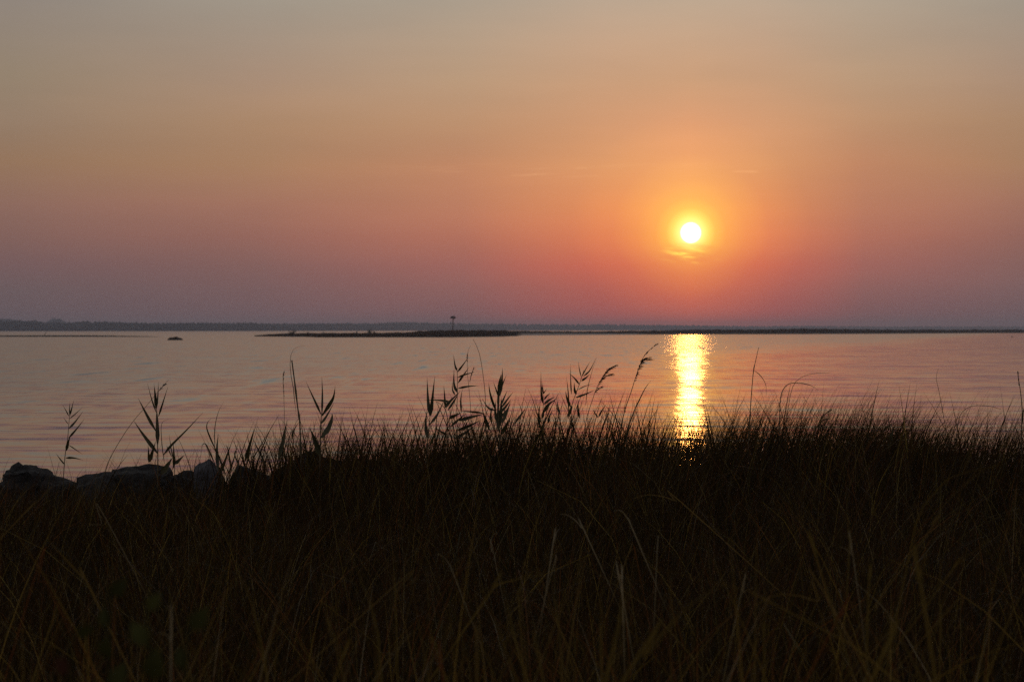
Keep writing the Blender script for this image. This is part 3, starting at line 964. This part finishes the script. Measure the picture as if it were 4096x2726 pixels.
reed('A', 13.0, 'long bare stalk leaning far right across the forked reed, small seed head',
     [(890, 1490), (1000, 1250), (1130, 1050), (1250, 910), (1360, 775), (1445, 680)], [], 1.9, [([(1365, 775), (1395, 735), (1415, 722)], 10, 26, (0.6, 0.2))], 'grass_stalk', 'tall grass stalks', (), 0.3)
reed('A', 13.5, 'tuft of broad bent leaves right of the pale pointed rock',
     [(1900, 1500), (1895, 1440), (1893, 1400)],
     [((1868, 1460), (1858, 1290), (1870, 1140), 27), ((1880, 1490), (1930, 1370), (1988, 1205), 26), ((1875, 1340), (1785, 1140), (1773, 1060), (1812, 1008), 12), ((1850, 1420), (1800, 1310), (1765, 1235), (1735, 1235), (1718, 1310), 13),
      ((1955, 1490), (2000, 1370), (2050, 1180), 14), ((1935, 1500), (1870, 1330), (1800, 1230), 16), ((2100, 1380), (2132, 1260), (2178, 1095), 28), ((1985, 1470), (1955, 1290), (1938, 1235), 14), ((1840, 1290), (1840, 1100), (1870, 960), (1915, 870), 7),
      ((2060, 1440), (2010, 1320), (2035, 1265), 13), ((2140, 1400), (2230, 1250), (2356, 1035), 10), ((2290, 1440), (2205, 1265), (2165, 1180), 14)], 2.2, None, 'reed')
# second group
reed('B', 13.6, 'tall bare cane with dark knots, broken off at the top, over the largest rock mound',
     [(440, 1480), (432, 1200), (425, 1030), (410, 930), (385, 720), (358, 513)],
     [((395, 960), (378, 830), (373, 760), (345, 600), (350, 470), (390, 405), (468, 390), 6), ((360, 1190), (372, 1120), (425, 1035), 16)], 4.2, None, 'cane', 'reeds along the bank', (0.58, 0.79, 0.30), 0.75)
reed('B', 13.8, 'thin feathery seed stalk left of the tall bare cane',
     [(300, 1330), (297, 1060), (290, 830), (285, 700), (282, 640), (295, 598)], [], 1.5, [([(291, 830), (285, 740), (283, 650), (293, 605)], 7, 60, (0.3, 0.2))], 'grass_stalk', 'tall grass stalks', (), 0.3)
reed('B', 13.1, 'reed with three broad leaves fanning like a trident right of the tall bare cane',
     [(598, 1400), (605, 1200), (608, 1050), (612, 980)],
     [((610, 980), (545, 840), (478, 695), 18), ((616, 985), (620, 800), (615, 650), 17), ((617, 990), (690, 880), (718, 820), (730, 735), 30), ((610, 1058), (660, 985), (722, 872), 20),
      ((612, 1178), (672, 1095), (702, 1010), (703, 965), 42), ((603, 1340), (560, 1210), (508, 1085), 46), ((243, 1360), (282, 1200), (320, 1018), 32)], 4.0)
reed('B', 13.3, 'reed with two broad upright leaves left of the leafiest reed',
     [(1515, 1300), (1535, 1080), (1543, 980)],
     [((1542, 990), (1525, 850), (1517, 660), 28), ((1548, 988), (1562, 850), (1583, 650), 30), ((1538, 1068), (1610, 970), (1672, 838), 20), ((1522, 1180), (1505, 1070), (1516, 935), 28), ((1540, 1250), (1580, 1150), (1614, 1045), 20)], 3.0)
reed('B', 13.5, 'leafiest reed with slender leaves spraying both sides up to a fork',
     [(1770, 1330), (1775, 1170), (1772, 950), (1778, 750), (1775, 600)],
     [((1775, 603), (1757, 560), (1743, 465), 17), ((1778, 615), (1820, 560), (1872, 488), 15), ((1777, 792), (1748, 720), (1748, 585), 22), ((1783, 708), (1830, 640), (1878, 572), 17), ((1781, 660), (1850, 635), (1928, 614), 15),
      ((1783, 755), (1870, 738), (1968, 730), 17), ((1757, 812), (1735, 765), (1734, 695), 14), ((1668, 922), (1720, 860), (1802, 778), 26), ((1695, 942), (1750, 860), (1792, 785), 19), ((1722, 876), (1640, 858), (1490, 853), 21),
      ((1810, 965), (1806, 850), (1820, 760), 14)], 2.6)
reed('B', 13.7, 'reed with drooping sideways leaves right under the leafiest reed',
     [(1700, 1330), (1690, 1180), (1690, 1000), (1665, 920), (1600, 868)],
     [((1672, 922), (1668, 830), (1660, 725), 18), ((1705, 1015), (1760, 985), (1812, 963), 26), ((1998, 966), (1890, 955), (1798, 948), 17), ((1788, 1030), (1900, 1000), (2024, 968), 30), ((1718, 1082), (1790, 1020), (1855, 968), 19),
      ((1778, 1116), (1880, 1075), (1980, 1026), 27), ((1750, 1192), (1850, 1130), (1948, 1058), 23), ((1682, 1150), (1630, 1122), (1588, 1088), 18), ((1700, 1250), (1660, 1230), (1645, 1235), 12)], 2.4)
reed('B', 13.9, 'thin flowering stalk rising right behind the leafiest reed',
     [(1900, 1330), (1895, 1060), (1885, 850), (1865, 650), (1862, 500), (1870, 430), (1890, 388)], [], 1.6, [([(1862, 535), (1861, 500), (1866, 455)], 8, 22, (-0.2, 0.4)), ([(1882, 700), (1895, 640), (1920, 565)], 8, 26, (0.4, 0.3))], 'grass_stalk', 'tall grass stalks', (), 0.35)
reed('B', 13.6, 'tallest thin leafless stalk, nodding left, just left of the bushy dark reed',
     [(2030, 1300), (2020, 950), (2010, 750), (1975, 500), (1940, 390), (1910, 333)], [], 2.0, None, 'grass_stalk', 'tall grass stalks', (), 0.4)
reed('B', 13.2, 'bushy dark reed crowded with upward pointing leaves, densest of all',
     [(2140, 1350), (2135, 1150), (2128, 1000), (2138, 760), (2150, 640)],
     [((2133, 830), (2110, 770), (2083, 695), 15), ((2140, 820), (2158, 690), (2163, 580), 24), ((2130, 790), (2138, 700), (2150, 640), 24), ((2150, 760), (2172, 700), (2197, 640), 12), ((2145, 905), (2175, 840), (2205, 770), 17), ((2150, 925), (2205, 850), (2255, 785), 17),
      ((2147, 965), (2200, 900), (2238, 845), 20), ((2150, 1005), (2185, 960), (2212, 918), 20), ((2160, 1055), (2200, 960), (2235, 860), 24), ((2108, 955), (2060, 810), (2044, 705), 20), ((2095, 942), (2040, 920), (1988, 840), 20), ((2092, 900), (2072, 870), (2055, 830), 12),
      ((2052, 1112), (2015, 1010), (1988, 940), 24), ((2150, 1155), (2190, 1080), (2224, 1005), 32), ((2262, 1062), (2325, 975), (2362, 925), 18), ((2120, 1060), (2100, 950), (2108, 850), 24), ((2130, 1120), (2128, 980), (2120, 860), 34), ((2140, 1080), (2150, 950), (2152, 830), 34), ((2125, 930), (2128, 800), (2120, 730), 20), ((2070, 1060), (2062, 980), (2085, 900), 16)], 4.0)
# third group
reed('C', 13.5, 'small reed with leaves swept right, between the bushy reed and slanting reed',
     [(372, 1200), (370, 1100), (368, 950), (372, 850), (358, 740)],
     [((370, 885), (354, 800), (350, 612), 20), ((371, 800), (366, 760), (366, 700), 12), ((373, 802), (385, 780), (402, 756), 9), ((374, 892), (425, 852), (474, 826), 20), ((374, 962), (420, 890), (488, 843), 28), ((378, 850), (402, 820), (432, 793), 15),
      ((366, 1012), (372, 960), (398, 918), 22), ((342, 1092), (332, 985), (346, 875), 20), ((414, 1052), (422, 1000), (453, 935), 20)], 2.4)
reed('C', 13.3, 'slanting reed leaning right with leaves splayed in pairs, left of the drooping plume',
     [(612, 1200), (615, 1050), (610, 920), (650, 800), (680, 720), (705, 640), (720, 598)],
     [((680, 722), (640, 670), (588, 622), 15), ((695, 655), (680, 590), (671, 528), 9), ((705, 650), (740, 580), (772, 526), 9), ((714, 652), (770, 600), (822, 496), 13), ((698, 692), (735, 665), (772, 632), 18), ((654, 806), (639, 765), (636, 700), 22), ((668, 766), (730, 735), (802, 714), 8),
      ((648, 834), (730, 805), (815, 768), 17), ((606, 915), (575, 845), (561, 775), 22), ((612, 805), (606, 700), (604, 545), 11), ((588, 960), (585, 800), (569, 655), 13), ((733, 905), (750, 760), (788, 610), (826, 494), 6), ((515, 975), (496, 915), (486, 835), 17), ((580, 1002), (610, 925), (618, 890), 25),
      ((845, 1000), (870, 950), (912, 886), 15), ((842, 1005), (812, 965), (795, 928), 12), ((680, 1010), (668, 930), (672, 850), 20)], 2.4)
reed('C', 13.6, 'reed with a soft three part plume drooping to the right',
     [(715, 1200), (735, 1050), (760, 950), (800, 830), (815, 780)], [], 2.3,
     [([(812, 790), (858, 690), (915, 605), (965, 570), (1012, 553)], 14, 110, (0.6, -0.25)), ([(845, 705), (890, 662), (930, 640), (978, 628)], 13, 70, (0.6, -0.25)), ([(815, 785), (845, 755), (878, 740)], 10, 34, (0.6, -0.2))])
reed('C', 13.2, 'tallest plumed reed, its thick dark plume bent sharply to the right',
     [(1005, 1250), (1040, 1060), (1080, 910), (1125, 780), (1155, 680)], [], 3.0,
     [([(1152, 690), (1185, 590), (1215, 520), (1250, 503), (1328, 508)], 15, 170, (0.4, -0.5)), ([(1200, 520), (1250, 498), (1300, 492)], 9, 40, (0.5, 0.3)), ([(1205, 530), (1245, 465), (1300, 410), (1362, 368)], 9, 46, (0.3, 0.3))])
reed('C', 13.4, 'dark stem with one narrow leaf just right of the tallest plumed reed',
     [(1085, 1200), (1110, 1070), (1160, 920), (1195, 845)], [((1150, 950), (1235, 770), (1295, 685), 9), ((1075, 960), (1068, 930), (1062, 900), 8)], 2.8)
reed('C', 13.0, 'bare knotted cane with a bent top leaf, right of the sun glitter',
     [(2130, 1180), (2140, 1030), (2150, 860), (2170, 620), (2190, 520), (2216, 405)],
     [((2178, 602), (2235, 650), (2280, 740), (2276, 900), 6)], 3.2, None, 'cane', 'reeds along the bank', (0.36, 0.72), 0.35)
# right
reed('D', 13.4, 'thick grass stalk hooked over to the right, beside the bare knotted cane',
     [(262, 1150), (264, 960), (270, 840), (295, 760), (345, 715), (420, 708)], [((400, 710), (470, 714), (540, 735), (600, 775), 7)], 2.8, None, 'grass_stalk', 'tall grass stalks', (), 0.6)
reed('D', 13.5, 'thin blade stalk bowing over in a wide arch beyond the hooked stalk',
     [(320, 1100), (335, 930), (375, 740), (450, 660), (560, 627), (690, 622)], [], 1.8, None, 'grass_stalk', 'tall grass stalks', (), 0.35)
reed('D', 13.3, 'tall straight stalk standing alone, leaning left, near the slab on the right',
     [(1725, 1300), (1682, 1080), (1632, 800), (1605, 670), (1622, 585)], [((1720, 1290), (1660, 1170), (1640, 1140), 8)], 2.2, None, 'grass_stalk', 'tall grass stalks', (), 0.25)
reed('D', 13.4, 'stalk curving over to the right above the flat dark slab',
     [(1768, 1300), (1790, 1060), (1828, 955), (1915, 906), (2050, 905), (2160, 935)], [], 2.2, None, 'grass_stalk', 'tall grass stalks', (), 0.35)
reed('D', 13.1, 'tall reed with a narrow upright seed head at the right edge of the picture',
     [(2336, 1330), (2335, 1100), (2341, 950), (2327, 790), (2312, 690)], [((2338, 1080), (2350, 960), (2372, 860), 12)], 3.4,
     [([(2313, 730), (2308, 660), (2303, 605)], 7, 70, (-0.1, 0.4))])
reed('D', 13.6, 'dark dead leaf clump standing upright in the grass on the right',
     [(1195, 1330), (1200, 1240), (1205, 1200)], [((1200, 1300), (1215, 1170), (1248, 1070), 34), ((1190, 1260), (1192, 1100), (1194, 955), 8), ((1140, 1130), (1190, 1080), (1275, 1035), 14)], 2.6)
reed('D', 13.3, 'two short pinkish grass plumes leaning right on the hump of grass',
     [(560, 1150), (590, 1080), (612, 1040)], [], 1.6, [([(612, 1040), (645, 1020), (700, 1014)], 8, 50, (0.5, -0.1)), ([(620, 1010), (660, 965), (712, 936)], 8, 50, (0.5, 0.1))], 'grass_stalk', 'tall grass stalks')

# ------------------------------------------------------------------ grass
mat_grass = leaf_material('grass', (0, 0, 0), 0.55, GRASS_TRANS, attr=True, spec=0.12)
GPAL = np.array([(0.048, 0.026, 0.007), (0.035, 0.028, 0.007), (0.055, 0.024, 0.006), (0.030, 0.017, 0.005), (0.17, 0.125, 0.036), (0.15, 0.060, 0.020)])
TALLPAL = np.array([(0.07, 0.050, 0.013), (0.15, 0.105, 0.028), (0.24, 0.170, 0.050), (0.16, 0.066, 0.022)])
GW = np.array([0.25, 0.22, 0.17, 0.20, 0.10, 0.06])


def tints(N, S, lo=0.75, hi=1.25, straw=None):
    c = GPAL[rng.choice(len(GPAL), N, p=GW)] * np.clip(rng.lognormal(-0.12, 0.5, (N, 1)), 0.25, 2.2) * (lo + hi) / 2
    if straw is not None:
        c = np.where(straw[:, None], np.array([(0.26, 0.21, 0.13)]) * rng.uniform(0.7, 1.15, (N, 1)), c)
    return np.repeat(c, 2 * (S + 1), 0)


def pxx(X): return X * 609.5 + 2048       # world x on the bank (14 m off) -> photo column


DENSE = [(-600, 1955), (0, 1950), (450, 1940), (650, 1925), (800, 1890), (1000, 1835), (1150, 1812), (1350, 1812), (1500, 1805), (1700, 1780), (1900, 1742), (2100, 1722), (2300, 1715), (2500, 1735), (2690, 1775), (2780, 1772), (2860, 1700), (3000, 1635), (3150, 1615), (3300, 1625), (3500, 1680), (3650, 1725), (3800, 1750), (3950, 1740), (4096, 1715), (4700, 1715)]
SPARSE = [(-600, 1784), (0, 1784), (300, 1754), (500, 1724), (800, 1694), (1000, 1620), (1300, 1590), (1600, 1580), (1850, 1540), (2050, 1500), (2300, 1490), (2600, 1515), (2700, 1570), (2800, 1480), (2950, 1410), (3100, 1370), (3350, 1370), (3500, 1430), (3700, 1500), (3900, 1490), (4096, 1450), (4700, 1450)]

# 1) the fringe that stands against the water
N = 11000
w_px = np.array([0.12, 0.22, 0.45, 0.85, 1.0, 1.0, 0.9]); b_px = np.array([-600, 450, 900, 1500, 2600, 3600, 4700])
px = rng.uniform(-600, 4700, N * 3); px = px[rng.random(N * 3) < np.interp(px, b_px, w_px)][:N]; N = len(px)
y = 15.0 - 2.6 * rng.random(N) ** 1.3
x = (px - 2048) / 609.5
tuft = rng.uniform(-620, 4720, 1500); tz = rng.normal(0, 1, 1500)
ti = rng.integers(0, 1500, N); inn = rng.random(N) < 0.7
off_ = rng.normal(0, 9, N)
px = np.where(inn & (rng.random(N) < np.interp(tuft[ti], b_px, w_px)), tuft[ti] + off_, px)
x = (px - 2048) / 609.5
lump = 24 * np.sin(px * 0.021) * np.sin(px * 0.0063 + 1) + 16 * np.sin(px * 0.057 + 2) + np.where(inn, 16 * tz[ti], 0)
yd = interp(px, DENSE) + lump; ysp = interp(px, SPARSE)
u = np.where(rng.random(N) < 0.45, rng.random(N) ** 2.0 * 0.6, rng.random(N) ** 1.15)
ytip = yd + 75 - 70 * rng.random(N) + (ysp - yd) * u
ztip = CZ - (ytip - HY) / F * 14.0
gz = ground_z(x, y)
hgt = np.maximum(ztip - gz, 0.12)
pr = np.interp(px, [0, 2000, 2800, 3000, 4096], [0.55, 0.60, 0.75, 0.88, 0.75])
right = np.where(inn & (rng.random(N) < 0.6), off_ > -9 + 0 * pr, rng.random(N) < pr)
lean = np.where(right, 0.0, np.pi) + rng.normal(0, 0.5, N)
th0 = np.abs(rng.normal(0.10, 0.09, N)) + np.where(inn, 0.010 * np.abs(off_), 0)
cv = np.abs(rng.normal(0.30, 0.25, N)) + np.interp(px, [2700, 3000, 4100], [0, 0.22, 0.15])
cv = np.where((rng.random(N) < 0.05) & (u < 0.25), rng.uniform(1.2, 2.0, N), np.minimum(cv, 0.8))
ln = np.minimum(hgt / np.maximum(0.5, np.cos(th0 + cv * 0.42)), 0.55 + 0.35 * rng.random(N))
base = np.stack([x - 0.25 * hgt * np.sin(th0 + 0.4 * cv) * np.cos(lean), y, gz - 0.02], -1)
wd = rng.uniform(0.0038, 0.0078, N) * np.where(u > 0.35, 0.85, 1.0)
v, q = blade_mesh(base, ln, wd, lean, th0, cv, rng.normal(0, 0.5, N), S=7, power=1.9)
# coarse broad blades scattered through the fringe
N = 640
px = np.where(rng.random(N) < 0.68, rng.uniform(880, 2700, N), rng.uniform(-500, 4600, N))
px = px[(px > 950) | (rng.random(N) < 0.35)]; N = len(px)
y = rng.uniform(12.6, 14.9, N); x = (px - 2048) / 609.5; gz = ground_z(x, y)
ytip = interp(px, DENSE) - (interp(px, DENSE) - interp(px, SPARSE)) * rng.random(N) * 0.95
hgt = np.maximum(CZ - (ytip - HY) / F * 14.0 - gz, 0.2)
lean = np.where(rng.random(N) < 0.6, 0.0, np.pi) + rng.normal(0, 0.5, N)
th0 = np.abs(rng.normal(0.14, 0.11, N)); cv = np.abs(rng.normal(0.20, 0.22, N)); cv = np.where((rng.random(N) < 0.12) & (hgt < 0.42), rng.uniform(1.2, 2.0, N), cv)
ln = np.minimum(hgt / np.maximum(0.6, np.cos(th0 + cv * 0.42)), 0.85)
v2_, q2_ = blade_mesh(np.stack([x - 0.25 * hgt * np.sin(th0 + 0.4 * cv) * np.cos(lean), y, gz - 0.02], -1), ln, rng.uniform(0.007, 0.014, N), lean, th0, cv, rng.normal(0, 0.6, N), S=7, power=1.8, belly=0.35)
bag = Bag(); bag.add(v, q, tints(len(v) // 16, 7, 0.6, 1.0)); bag.add(v2_, q2_, tints(N, 7, 0.5, 0.9))
fringe = link('shore_grass', bag.mesh('shore_grass'), mat_grass)
tag(fringe, 'ragged fringe of thin dark grass along the shore, outlined against the water', 'grass', kind='stuff')

# 2) the field of grass between the camera and the shore
N = 62000
y = np.sqrt(rng.uniform(3.6 ** 2, 14.6 ** 2, N))
x = rng.uniform(-1, 1, N) * (0.255 * y + 1.1)
gz = ground_z(x, y)
pxs = 2048 + F * x / y
toph = np.interp(x, [-3.6, -1.6, -0.8, 0.4, 1.4, 2.6, 3.6], [0.52, 0.53, 0.54, 0.54, 0.56, 0.50, 0.50])
toph = toph * (1 + 0.13 * np.sin(1.9 * x + 0.7) * np.sin(1.3 * y) + 0.10 * np.sin(4.7 * x - 1.2 * y))
near = 1 - smst(y, 6.0, 12.0)
toph = toph + 0.14 * near
toph = np.where((pxs < 1150) & (y > 8.0), np.minimum(toph, np.maximum(CZ - (1925 - HY) / F * y - gz, 0.12) * rng.uniform(0.7, 1.12, N)), toph)
hgt = toph * rng.beta(5, 2.2, N) * 1.25
lean = np.where(rng.random(N) < 0.6, 0.0, np.pi) + rng.normal(0, 1.0, N)
th0 = np.abs(rng.normal(0.12, 0.14, N)); cv = np.abs(rng.normal(0.5, 0.4, N))
arch = rng.random(N) < 0.06
cv = np.where(arch, rng.uniform(1.3, 2.8, N), cv)
ln = hgt / np.maximum(0.5, np.cos(th0 + cv * 0.4))
base = np.stack([x, y, gz - 0.02], -1)
v, q = blade_mesh(base, ln, rng.uniform(0.0028, 0.0058, N), lean, th0, cv, rng.normal(0, 0.9, N), S=6)
field = link('field_grass', np_mesh('field_grass', v, q, tints(N, 6, 0.7, 1.2, rng.random(N) < 0.012)), mat_grass)
tag(field, 'thick dark brown meadow of tall grass filling the foreground', 'grass', kind='stuff')

# 3) broader blades close to the camera
N = 900
y = rng.uniform(3.1, 6.0, N)
x = rng.uniform(-1, 1, N) * (0.25 * y + 0.8)
gz = ground_z(x, y)
ptip = HY + rng.triangular(760, 1250, 1500, N) - 330 * (rng.random(N) < 0.12)
hgt = np.maximum(CZ - ptip / F * y + HY / F * y - gz, 0.3)
lean = np.where(rng.random(N) < 0.62, 0.0, np.pi) + rng.normal(0, 0.9, N)
th0 = np.abs(rng.normal(0.08, 0.10, N)); cv = np.abs(rng.normal(0.35, 0.25, N))
cv = np.where(rng.random(N) < 0.10, rng.uniform(1.1, 1.9, N), cv)
ln = hgt / np.maximum(0.5, np.cos(th0 + cv * 0.42))
v, q = blade_mesh(np.stack([x - 0.3 * hgt * np.sin(th0 + 0.4 * cv) * np.cos(lean), y, gz - 0.02], -1), ln, rng.uniform(0.003, 0.0075, N), lean, th0, cv, rng.normal(0, 0.7, N), S=10)
bag = Bag(); tall_t = np.repeat(np.where(rng.random((N, 1)) < 0.04, np.array([(0.27, 0.23, 0.16)]), TALLPAL[rng.integers(0, 4, N)] * rng.uniform(0.5, 1.25, (N, 1))), 22, 0)
bag.add(v, q, tall_t)
SHEEN, OLIVE, RED, DRY = (0.34, 0.30, 0.22), (0.17, 0.125, 0.034), (0.20, 0.072, 0.026), (0.22, 0.155, 0.055)  # the first is sky sheen on arched blades, painted as blade colour
Q2 = 1400 / 2356.0
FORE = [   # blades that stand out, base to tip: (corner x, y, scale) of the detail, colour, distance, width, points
    ((1750, 1880, 0.4244), [(SHEEN, 6.6, 20, [(1440, 690), (1370, 560), (1290, 470), (1215, 426), (1160, 424)]), (SHEEN, 6.4, 22, [(1900, 700), (1820, 510), (1752, 395), (1700, 354), (1645, 352)]),
        (DRY, 7.4, 15, [(2400, 390), (2230, 280), (2110, 230), (1990, 209), (1900, 213), (1815, 232)]), (SHEEN, 6.0, 22, [(1075, 800), (1100, 690), (1125, 610), (1158, 573)]), (SHEEN, 6.2, 9, [(545, 870), (512, 800), (500, 720), (520, 645), (562, 628)]),
        (SHEEN, 5.2, 26, [(1738, 1140), (1732, 1040), (1702, 950), (1655, 920)]), (SHEEN, 5.3, 20, [(1728, 1110), (1695, 1010), (1645, 957)]), (SHEEN, 5.6, 15, [(235, 1190), (130, 920), (62, 815), (-10, 782)]), (SHEEN, 5.8, 11, [(1055, 1030), (1098, 935), (1165, 884)]),
        (OLIVE, 5.0, 16, [(330, 1400), (540, 1105), (720, 1040), (1010, 983)]), (RED, 6.3, 9, [(1900, 930), (1870, 850), (1845, 822)]), (DRY, 6.0, 10, [(1740, 930), (1800, 760), (1835, 708)]), (SHEEN, 5.6, 14, [(2070, 880), (2078, 800), (2066, 775)])]),
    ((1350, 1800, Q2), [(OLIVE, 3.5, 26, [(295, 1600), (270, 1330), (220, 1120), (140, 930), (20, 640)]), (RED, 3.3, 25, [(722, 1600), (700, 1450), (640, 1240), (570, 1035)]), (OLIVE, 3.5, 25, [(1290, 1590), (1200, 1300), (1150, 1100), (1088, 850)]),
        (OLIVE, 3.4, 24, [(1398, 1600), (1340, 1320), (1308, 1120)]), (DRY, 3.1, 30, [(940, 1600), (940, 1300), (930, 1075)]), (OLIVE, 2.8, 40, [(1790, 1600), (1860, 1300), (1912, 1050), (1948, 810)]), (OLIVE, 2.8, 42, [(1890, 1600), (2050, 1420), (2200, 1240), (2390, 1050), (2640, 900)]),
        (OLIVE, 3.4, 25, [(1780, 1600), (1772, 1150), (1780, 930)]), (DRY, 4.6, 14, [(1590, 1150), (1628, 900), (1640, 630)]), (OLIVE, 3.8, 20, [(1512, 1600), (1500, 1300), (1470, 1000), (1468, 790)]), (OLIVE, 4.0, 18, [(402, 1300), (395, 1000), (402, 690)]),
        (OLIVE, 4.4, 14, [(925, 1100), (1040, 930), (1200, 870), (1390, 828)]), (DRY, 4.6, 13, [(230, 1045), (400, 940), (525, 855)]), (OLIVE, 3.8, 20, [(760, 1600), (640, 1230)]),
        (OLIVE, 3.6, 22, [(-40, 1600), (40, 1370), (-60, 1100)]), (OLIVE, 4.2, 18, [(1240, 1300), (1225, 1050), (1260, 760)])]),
    ((0, 1800, Q2), [(SHEEN, 3.3, 20, [(1146, 1400), (1146, 1300), (1105, 1250), (1055, 1244)]), (DRY, 4.4, 22, [(700, 1080), (590, 850), (480, 700), (430, 620), (398, 548)]), (SHEEN, 6.2, 9, [(750, 520), (690, 496), (615, 492)]), (RED, 4.2, 12, [(215, 925), (265, 880), (330, 884)]),
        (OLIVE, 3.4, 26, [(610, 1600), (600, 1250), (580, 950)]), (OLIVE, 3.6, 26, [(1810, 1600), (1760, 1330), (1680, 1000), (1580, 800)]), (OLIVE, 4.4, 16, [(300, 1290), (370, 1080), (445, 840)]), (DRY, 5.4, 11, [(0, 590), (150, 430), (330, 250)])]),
    ((2696, 1800, Q2), [(SHEEN, 4.8, 12, [(1215, 760), (1195, 705), (1160, 665), (1125, 655)]), (SHEEN, 4.6, 10, [(428, 1050), (460, 950), (525, 908)]), (DRY, 3.8, 15, [(1100, 1100), (1000, 1045), (900, 1020), (780, 1014), (690, 1055), (600, 1118)]),
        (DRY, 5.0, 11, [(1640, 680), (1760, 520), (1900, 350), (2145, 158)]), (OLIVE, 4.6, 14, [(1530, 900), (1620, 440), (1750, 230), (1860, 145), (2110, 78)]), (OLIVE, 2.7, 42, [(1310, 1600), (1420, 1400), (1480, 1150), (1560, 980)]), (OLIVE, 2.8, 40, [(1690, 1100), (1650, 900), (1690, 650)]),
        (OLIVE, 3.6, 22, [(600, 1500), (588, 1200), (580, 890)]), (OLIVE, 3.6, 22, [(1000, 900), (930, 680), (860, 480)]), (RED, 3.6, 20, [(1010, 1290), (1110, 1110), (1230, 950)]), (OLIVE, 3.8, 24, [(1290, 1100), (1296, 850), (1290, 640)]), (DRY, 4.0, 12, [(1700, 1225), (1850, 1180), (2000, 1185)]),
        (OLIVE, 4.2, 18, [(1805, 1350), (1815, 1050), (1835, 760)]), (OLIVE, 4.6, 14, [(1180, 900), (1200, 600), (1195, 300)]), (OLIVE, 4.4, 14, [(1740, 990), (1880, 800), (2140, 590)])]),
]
for (ox_, oy_, k_), blades_ in FORE:
    for colr, d_, w_, pts_ in blades_:
        P_ = [PX(ox_ + x_ * k_, oy_ + y_ * k_, d_) for x_, y_ in pts_]
        sl_ = (P_[1].x - P_[0].x) / max(0.05, P_[1].z - P_[0].z)
        b_ = ground_pt(P_[0], max(-1.1, min(1.1, sl_)))
        dev = rng.uniform(-0.10, 0.10)
        P_ = [p_ + Vector((0, dev * (i_ + 1) * 0.3, 0)) for i_, p_ in enumerate(P_)]
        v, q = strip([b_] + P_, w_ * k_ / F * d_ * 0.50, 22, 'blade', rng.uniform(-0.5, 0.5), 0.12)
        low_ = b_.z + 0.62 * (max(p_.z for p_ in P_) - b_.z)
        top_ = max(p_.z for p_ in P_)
        f_ = smst(v[:, 2], low_, top_)[:, None] if colr is SHEEN else 0.6 + 0.4 * smst(v[:, 2], low_ - 0.2, top_)[:, None]  # sheen of the sky on the arched tops, painted paler towards the tip
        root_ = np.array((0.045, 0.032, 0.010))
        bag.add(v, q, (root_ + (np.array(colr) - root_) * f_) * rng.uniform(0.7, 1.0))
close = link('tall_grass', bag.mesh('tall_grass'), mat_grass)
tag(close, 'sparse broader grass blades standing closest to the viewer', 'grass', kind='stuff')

# ------------------------------------------------------------------ broad leaved weeds low at the left
mat_weed = leaf_material('weed_leaf', (0.044, 0.046, 0.013), 0.7, 0.25, spec=0.06)
mat_weed_red = leaf_material('weed_leaf_red', (0.06, 0.020, 0.010), 0.7, 0.25, spec=0.08)


def weed(px, py, d, label, n_leaf, seed, red=0.15, size=0.05):
    r = random.Random(seed)
    tip = PX(px, py, d); b = Vector((tip.x + r.uniform(-0.05, 0.05), d, float(ground_z(tip.x, d)) - 0.02))
    e = bpy.data.objects.new('weed', None); col.objects.link(e); e.location = b
    tag(e, label, 'weed', 'broad leaved weeds at the lower left')
    ax = catmull([Vector((0, 0, 0)), (tip - b) * 0.5 + Vector((r.uniform(-0.03, 0.03), 0, 0)), tip - b], 16)
    v, q = tube(ax[::4], 0.0022, 0.001, 8, 6); link('stem', np_mesh('stem', v, q), mat_weed, e)
    for i in range(n_leaf):
        f_ = 1 - 0.30 * (i / n_leaf); k = min(15, int(f_ * 16)); a0 = ax[k].lerp(ax[k + 1], min(1.0, f_ * 16 - k))
        az = i * 2.4 + r.uniform(-0.4, 0.4); ln = size * r.uniform(0.8, 1.35) * (1.1 - 0.35 * f_)
        up = r.uniform(0.25, 1.3)
        dirv = Vector((math.cos(az) * 0.8, math.sin(az) * 0.45, up)).normalized(); side_ = dirv.cross(Vector((r.uniform(-0.5, 0.5), 1, r.uniform(-0.3, 0.5)))).normalized(); nrm = dirv.cross(side_)
        V, Q = [], []
        S_ = 8
        for j in range(S_ + 1):
            s = j / S_
            hw = 0.34 * ln * (math.sin(math.pi * min(1, 0.10 + 0.90 * s ** 0.8)) + 0.02) * (1.22 if j % 2 else 0.80)
            c = a0 + dirv * (0.25 * ln + s * ln) + nrm * (0.22 * ln * (s - s * s * 1.8))
            V += [c - side_ * hw + nrm * hw * 0.25, c, c + side_ * hw + nrm * hw * 0.25]
            if j:
                o_ = 3 * j; Q += [(o_ - 3, o_ - 2, o_ + 1, o_), (o_ - 2, o_ - 1, o_ + 2, o_ + 1)]
        pv_, pq = tube([a0, a0 + dirv * 0.27 * ln], 0.0015, 0.001, 2, 4)
        bag = Bag(); bag.add([tuple(t_) for t_ in V], Q); bag.add(pv_, pq)
        link('leaf', bag.mesh('leaf'), mat_weed_red if r.random() < red else mat_weed, e)


weed(430, 2390, 2.15, 'tallest broad leaved weed, a blurred dark green clump at the lower left', 12, 1, 0.0, 0.031)
weed(585, 2450, 2.05, 'blurred leafy weed right beside the tallest weed', 11, 2, 0.08, 0.030)
weed(745, 2530, 2.0, 'yellowish leafy weed under the pale arched blade, rightmost weed', 10, 3, 0.15, 0.030)
weed(290, 2540, 1.95, 'low reddish weed nearest the lower left corner', 10, 4, 0.4, 0.027)
